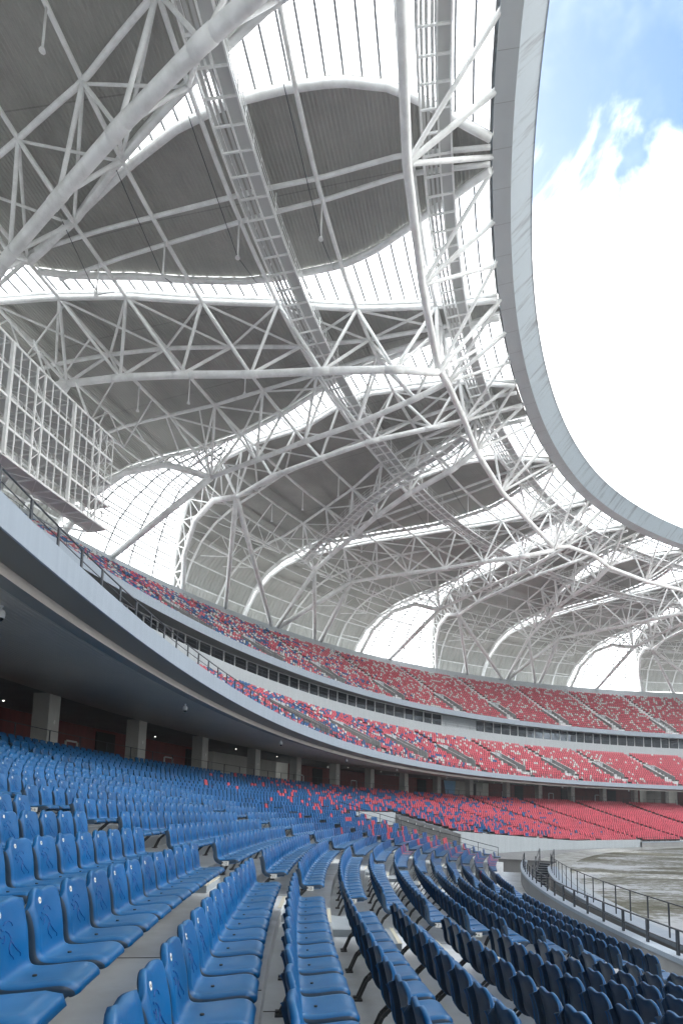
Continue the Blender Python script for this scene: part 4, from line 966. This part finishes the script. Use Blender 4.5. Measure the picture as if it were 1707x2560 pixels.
# ------------------------------------------------------------------ catwalks
def catwalk(label, pathf, t0, t1, wdt, zoff, step=1.15, hand=(1,), rise=1.1):
    """pathf(t) -> (s, d, z) of the centre line"""
    t_ = thing('catwalk', label, 'catwalk', at(*pathf((t0 + t1) / 2)))
    ts = arc(t0, t1, step); P = [np.array(at(*pathf(q))) for q in ts]
    side = []
    for i in range(len(P)):
        v = P[min(i + 1, len(P) - 1)] - P[max(i - 1, 0)]; x = np.array([v[1], -v[0], 0]); side.append(x / np.linalg.norm(x))
    m = MB()
    for q in (-1, -.15, 1):
        for i in range(len(P) - 1): m.bar(P[i] + side[i] * q * wdt / 2, P[i + 1] + side[i + 1] * q * wdt / 2, .10, .16)
    for i in range(len(P)): m.bar(P[i] - side[i] * wdt / 2, P[i] + side[i] * wdt / 2, .09, .12)
    wpar(m.build('deck_frame', STEEL, smooth=False), t_)
    m = MB()
    for i in range(len(P) - 1):
        for a_, b_ in ((-.96, -.19),): m.quad(*[tuple(c + np.array((0, 0, .07))) for c in (P[i] + side[i] * a_ * wdt / 2, P[i] + side[i] * b_ * wdt / 2, P[i + 1] + side[i + 1] * b_ * wdt / 2, P[i + 1] + side[i + 1] * a_ * wdt / 2)])
        for f_ in (.15, .5, .8): m.quad(*[tuple(c + np.array((0, 0, .07))) for c in (P[i] + side[i] * (f_ - .12) * wdt / 2, P[i] + side[i] * (f_ + .08) * wdt / 2, P[i + 1] + side[i + 1] * (f_ + .08) * wdt / 2, P[i + 1] + side[i + 1] * (f_ - .12) * wdt / 2)])
    wpar(m.build('deck_plate', STEEL2, smooth=False), t_)
    for q in hand:
        m = MB()
        for h_ in (rise, rise * .66, rise * .33): m.tube([p + side[i] * q * wdt / 2 + np.array((0, 0, h_)) for i, p in enumerate(P)], .028, 4)
        for i in range(0, len(P)): m.bar(P[i] + side[i] * q * wdt / 2, P[i] + side[i] * q * wdt / 2 + np.array((0, 0, rise)), .045, .045)
        wpar(m.build('handrail', STEEL), t_)
    m = MB()
    for i in range(0, len(P), 5):
        for q in (-1, 1): m.tube([P[i] + side[i] * q * wdt / 2, P[i] + side[i] * q * wdt / 2 + np.array((0, 0, zoff))], .05, 5)
    wpar(m.build('hanger', STEEL), t_)
catwalk('outer of the two curved catwalks hung under the roof parallel to the opening', lambda t: (t, 16.2, 38.4), 150, 325, 1.9, 1.7, hand=(-1, 1))
catwalk('inner curved catwalk hung close beside the roof opening', lambda t: (t, 4.7, 39.1), 150, 325, 1.7, 1.5, hand=(-1, 1))
catwalk('straight catwalk climbing beside a long truss chord towards the opening', lambda t: (G0 + 1.4 + float(np.interp(t, [6.3, 9.3, 15.1, 21, 27, 32.8, 38.8], uT['T5'])), t, float(np.interp(t, [6.3, 9.3, 15.1, 21, 27, 32.8, 38.8], z2['T5'])) + .9), 7, 40, 1.5, 1.9, hand=(-1, 1))

# ------------------------------------------------------------------ screen scaffold at the left
sc = thing('screen_support_frame', 'tall galvanised steel frame with five walkway levels hung behind the upper seats', 'steel frame', at(270, 32, 22))
s0, s1 = 264.9, 290.2; zl = [22.2, 24.15, 26.1, 28.05, 30.0]; da, db = 32.0, 33.7
for z in zl:
    m = MB(); ss = arc(s0, s1, 1.1)
    for i_, (a_, b_) in enumerate(zip(ss[:-1], ss[1:])):
        m.quad(at(a_, da, z + .05), at(b_, da, z + .05), at(b_, db, z + .05), at(a_, db, z + .05), 1)
        for dd in (da, db): m.bar(at(a_, dd, z), at(b_, dd, z), .09, .16)
        m.bar(at(a_, da, z), at(a_, db, z), .06, .12)
        m.bar(at(a_, (da if i_ % 2 else db), z - .05), at(b_, (db if i_ % 2 else da), z - .05), .045, .045)
    wpar(m.build('walkway_level', [STEEL, PLATE], smooth=False), sc)
us_ = arc(s0, s1, .55)
for i, s in enumerate(us_):
    heavy = i % 8 == 6; m = MB(); w_ = .22 if heavy else (.12 if i % 8 in (2, 3) else .07)
    m.bar(at(s, da - .03, zl[0]), at(s, da - .03, zl[-1]), w_, w_)
    if i % 2 == 0: m.bar(at(s, db, zl[0]), at(s, db, zl[-1]), .07, .07)
    wpar(m.build('upright', STEEL, smooth=False), sc)
m = MB()
for i in range(len(us_) - 1):
    for j, (z_a, z_b) in enumerate(zip(zl[:-1], zl[1:])):
        if i % 8 == 2: 
            zm = (z_a + z_b) / 2; m.bar(at(us_[i], da, z_a), at(us_[i + 1], da, zm), .05, .05); m.bar(at(us_[i + 1], da, zm), at(us_[i], da, z_b), .05, .05); m.bar(at(us_[i], da, z_a), at(us_[i], db, z_b), .05, .05)
        if i % 4 == 0: m.bar(at(us_[i], da, z_a), at(us_[i], db, z_b), .04, .04)
        if i in (0, 1): m.bar(at(us_[i], db, z_a), at(us_[i], da, z_b), .05, .05); m.bar(at(us_[0], da, z_a), at(us_[2], da, z_b), .04, .04)
    if i % 6 == 0:
        m.bar(at(us_[i], db, zl[-1]), at(us_[i], db + 2.5, 35.9), .12, .12); m.bar(at(us_[i], db, zl[0]), at(us_[i], db + 7, 24.0), .10, .10)
wpar(m.build('diagonal_brace', STEEL, smooth=False), sc)
print('OBJS', len(bpy.data.objects))

# ------------------------------------------------------------------ a few people sitting far off at the right
def person(loc, rz, label, shirt, lean=0.0):
    t = thing('person', label, 'person', loc, rz, None)
    def skin(name, V_, E_, R_, mt, root=0):
        me = bpy.data.meshes.new(name); me.from_pydata(V_, E_, []); o = bpy.data.objects.new(name, me); COL.objects.link(o); o.parent = t
        md = o.modifiers.new('skin', 'SKIN'); 
        for i, r in enumerate(R_): me.skin_vertices[0].data[i].radius = (r, r) if not isinstance(r, tuple) else r
        me.skin_vertices[0].data[root].use_root = True
        o.modifiers.new('sub', 'SUBSURF').levels = 1; me.materials.append(mt); return o
    V_ = [(0, 0, .48), (0, .01 + lean, .68), (0, .0 + lean, .88), (0, -.02 + lean, .98), (0, -.03 + lean, 1.06), (0, -.04 + lean, 1.17),
          (-.17, 0 + lean, .88), (-.23, -.05, .66), (-.16, -.27, .58), (.17, lean, .88), (.23, -.05, .66), (.16, -.27, .58),
          (-.10, -.02, .47), (-.12, -.42, .50), (-.12, -.44, .10), (-.12, -.58, .06), (.10, -.02, .47), (.12, -.42, .50), (.12, -.44, .10), (.12, -.58, .06)]
    E_ = [(0, 1), (1, 2), (2, 3), (3, 4), (4, 5), (2, 6), (6, 7), (7, 8), (2, 9), (9, 10), (10, 11), (0, 12), (12, 13), (13, 14), (14, 15), (0, 16), (16, 17), (17, 18), (18, 19)]
    R_ = [.13, .12, .13, .055, .07, .085, .065, .045, .03, .065, .045, .03, .085, .065, .04, .035, .085, .065, .04, .035]
    me = None
    def run(name, sel, grow, mt, root):
        idx = {v: i for i, v in enumerate(sel)}
        me_ = bpy.data.meshes.new(name); me_.from_pydata([V_[v] for v in sel], [(idx[a], idx[b]) for a, b in E_ if a in idx and b in idx], [])
        o = bpy.data.objects.new(name, me_); COL.objects.link(o); o.parent = t; me_.materials.append(mt)
        o.modifiers.new('skin', 'SKIN'); sl_ = me_.skin_vertices[0].data if me_.skin_vertices else None
        if sl_:
            for i, v in enumerate(sel): sl_[i].radius = (R_[v] + grow, R_[v] + grow); sl_[i].use_root = (v == root)
        s_ = o.modifiers.new('sub', 'SUBSURF'); s_.levels = 1; s_.render_levels = 1
    run('body', list(range(20)), 0, SKIN, 0); run('shirt', [0, 1, 2, 6, 7, 9, 10], .012, shirt, 0); run('trousers', [0, 12, 13, 14, 16, 17, 18], .012, CLD, 0)
    m = MB(); m.tube([(0, -.03 + lean, 1.13), (0, -.02 + lean, 1.20), (0, -.03 + lean, 1.26), (0, -.03 + lean, 1.275)], [.09, .098, .06, .01], 10); m.build('hair', HAIR, t)
for (s, k, lb, sh) in ((175.5, 27, 'person in a pale pink shirt sitting in the top row by the gateway', CLP), (173.6, 26, 'person in a white top leaning forward below the gateway column', WSEAT), (171.6, 27, 'person in dark clothes sitting right of the grey column', CLD), (170.2, 26, 'person in a pink top near the right edge of the frame', CLP), (174.4, 25, 'person in a white top sitting lowest of the small group', WSEAT), (168.8, 27, 'person in a white top at the far right edge', WSEAT)):
    nx, ny = nor(s); person(at(s, rd(k) - .1, tread_z(k)), math.atan2(ny, nx) - math.pi / 2, lb, sh, random.uniform(-.08, .02))

# ------------------------------------------------------------------ thin summer haze in the air
hm = MB(); hm.box((75, 30, 20), (520, 0, 0), (0, 520, 0), (0, 0, 27)); hz = hm.build('haze', [], smooth=False)
mh = bpy.data.materials.new('haze_air'); mh.use_nodes = True; th_ = mh.node_tree; th_.nodes.clear()
oo = th_.nodes.new('ShaderNodeOutputMaterial'); pv = th_.nodes.new('ShaderNodeVolumePrincipled'); pv.inputs['Density'].default_value = .0008; pv.inputs['Color'].default_value = (.93, .95, 1, 1); pv.inputs['Anisotropy'].default_value = .2
th_.links.new(pv.outputs[0], oo.inputs['Volume']); hz.data.materials.append(mh); tag(hz, kind='stuff')
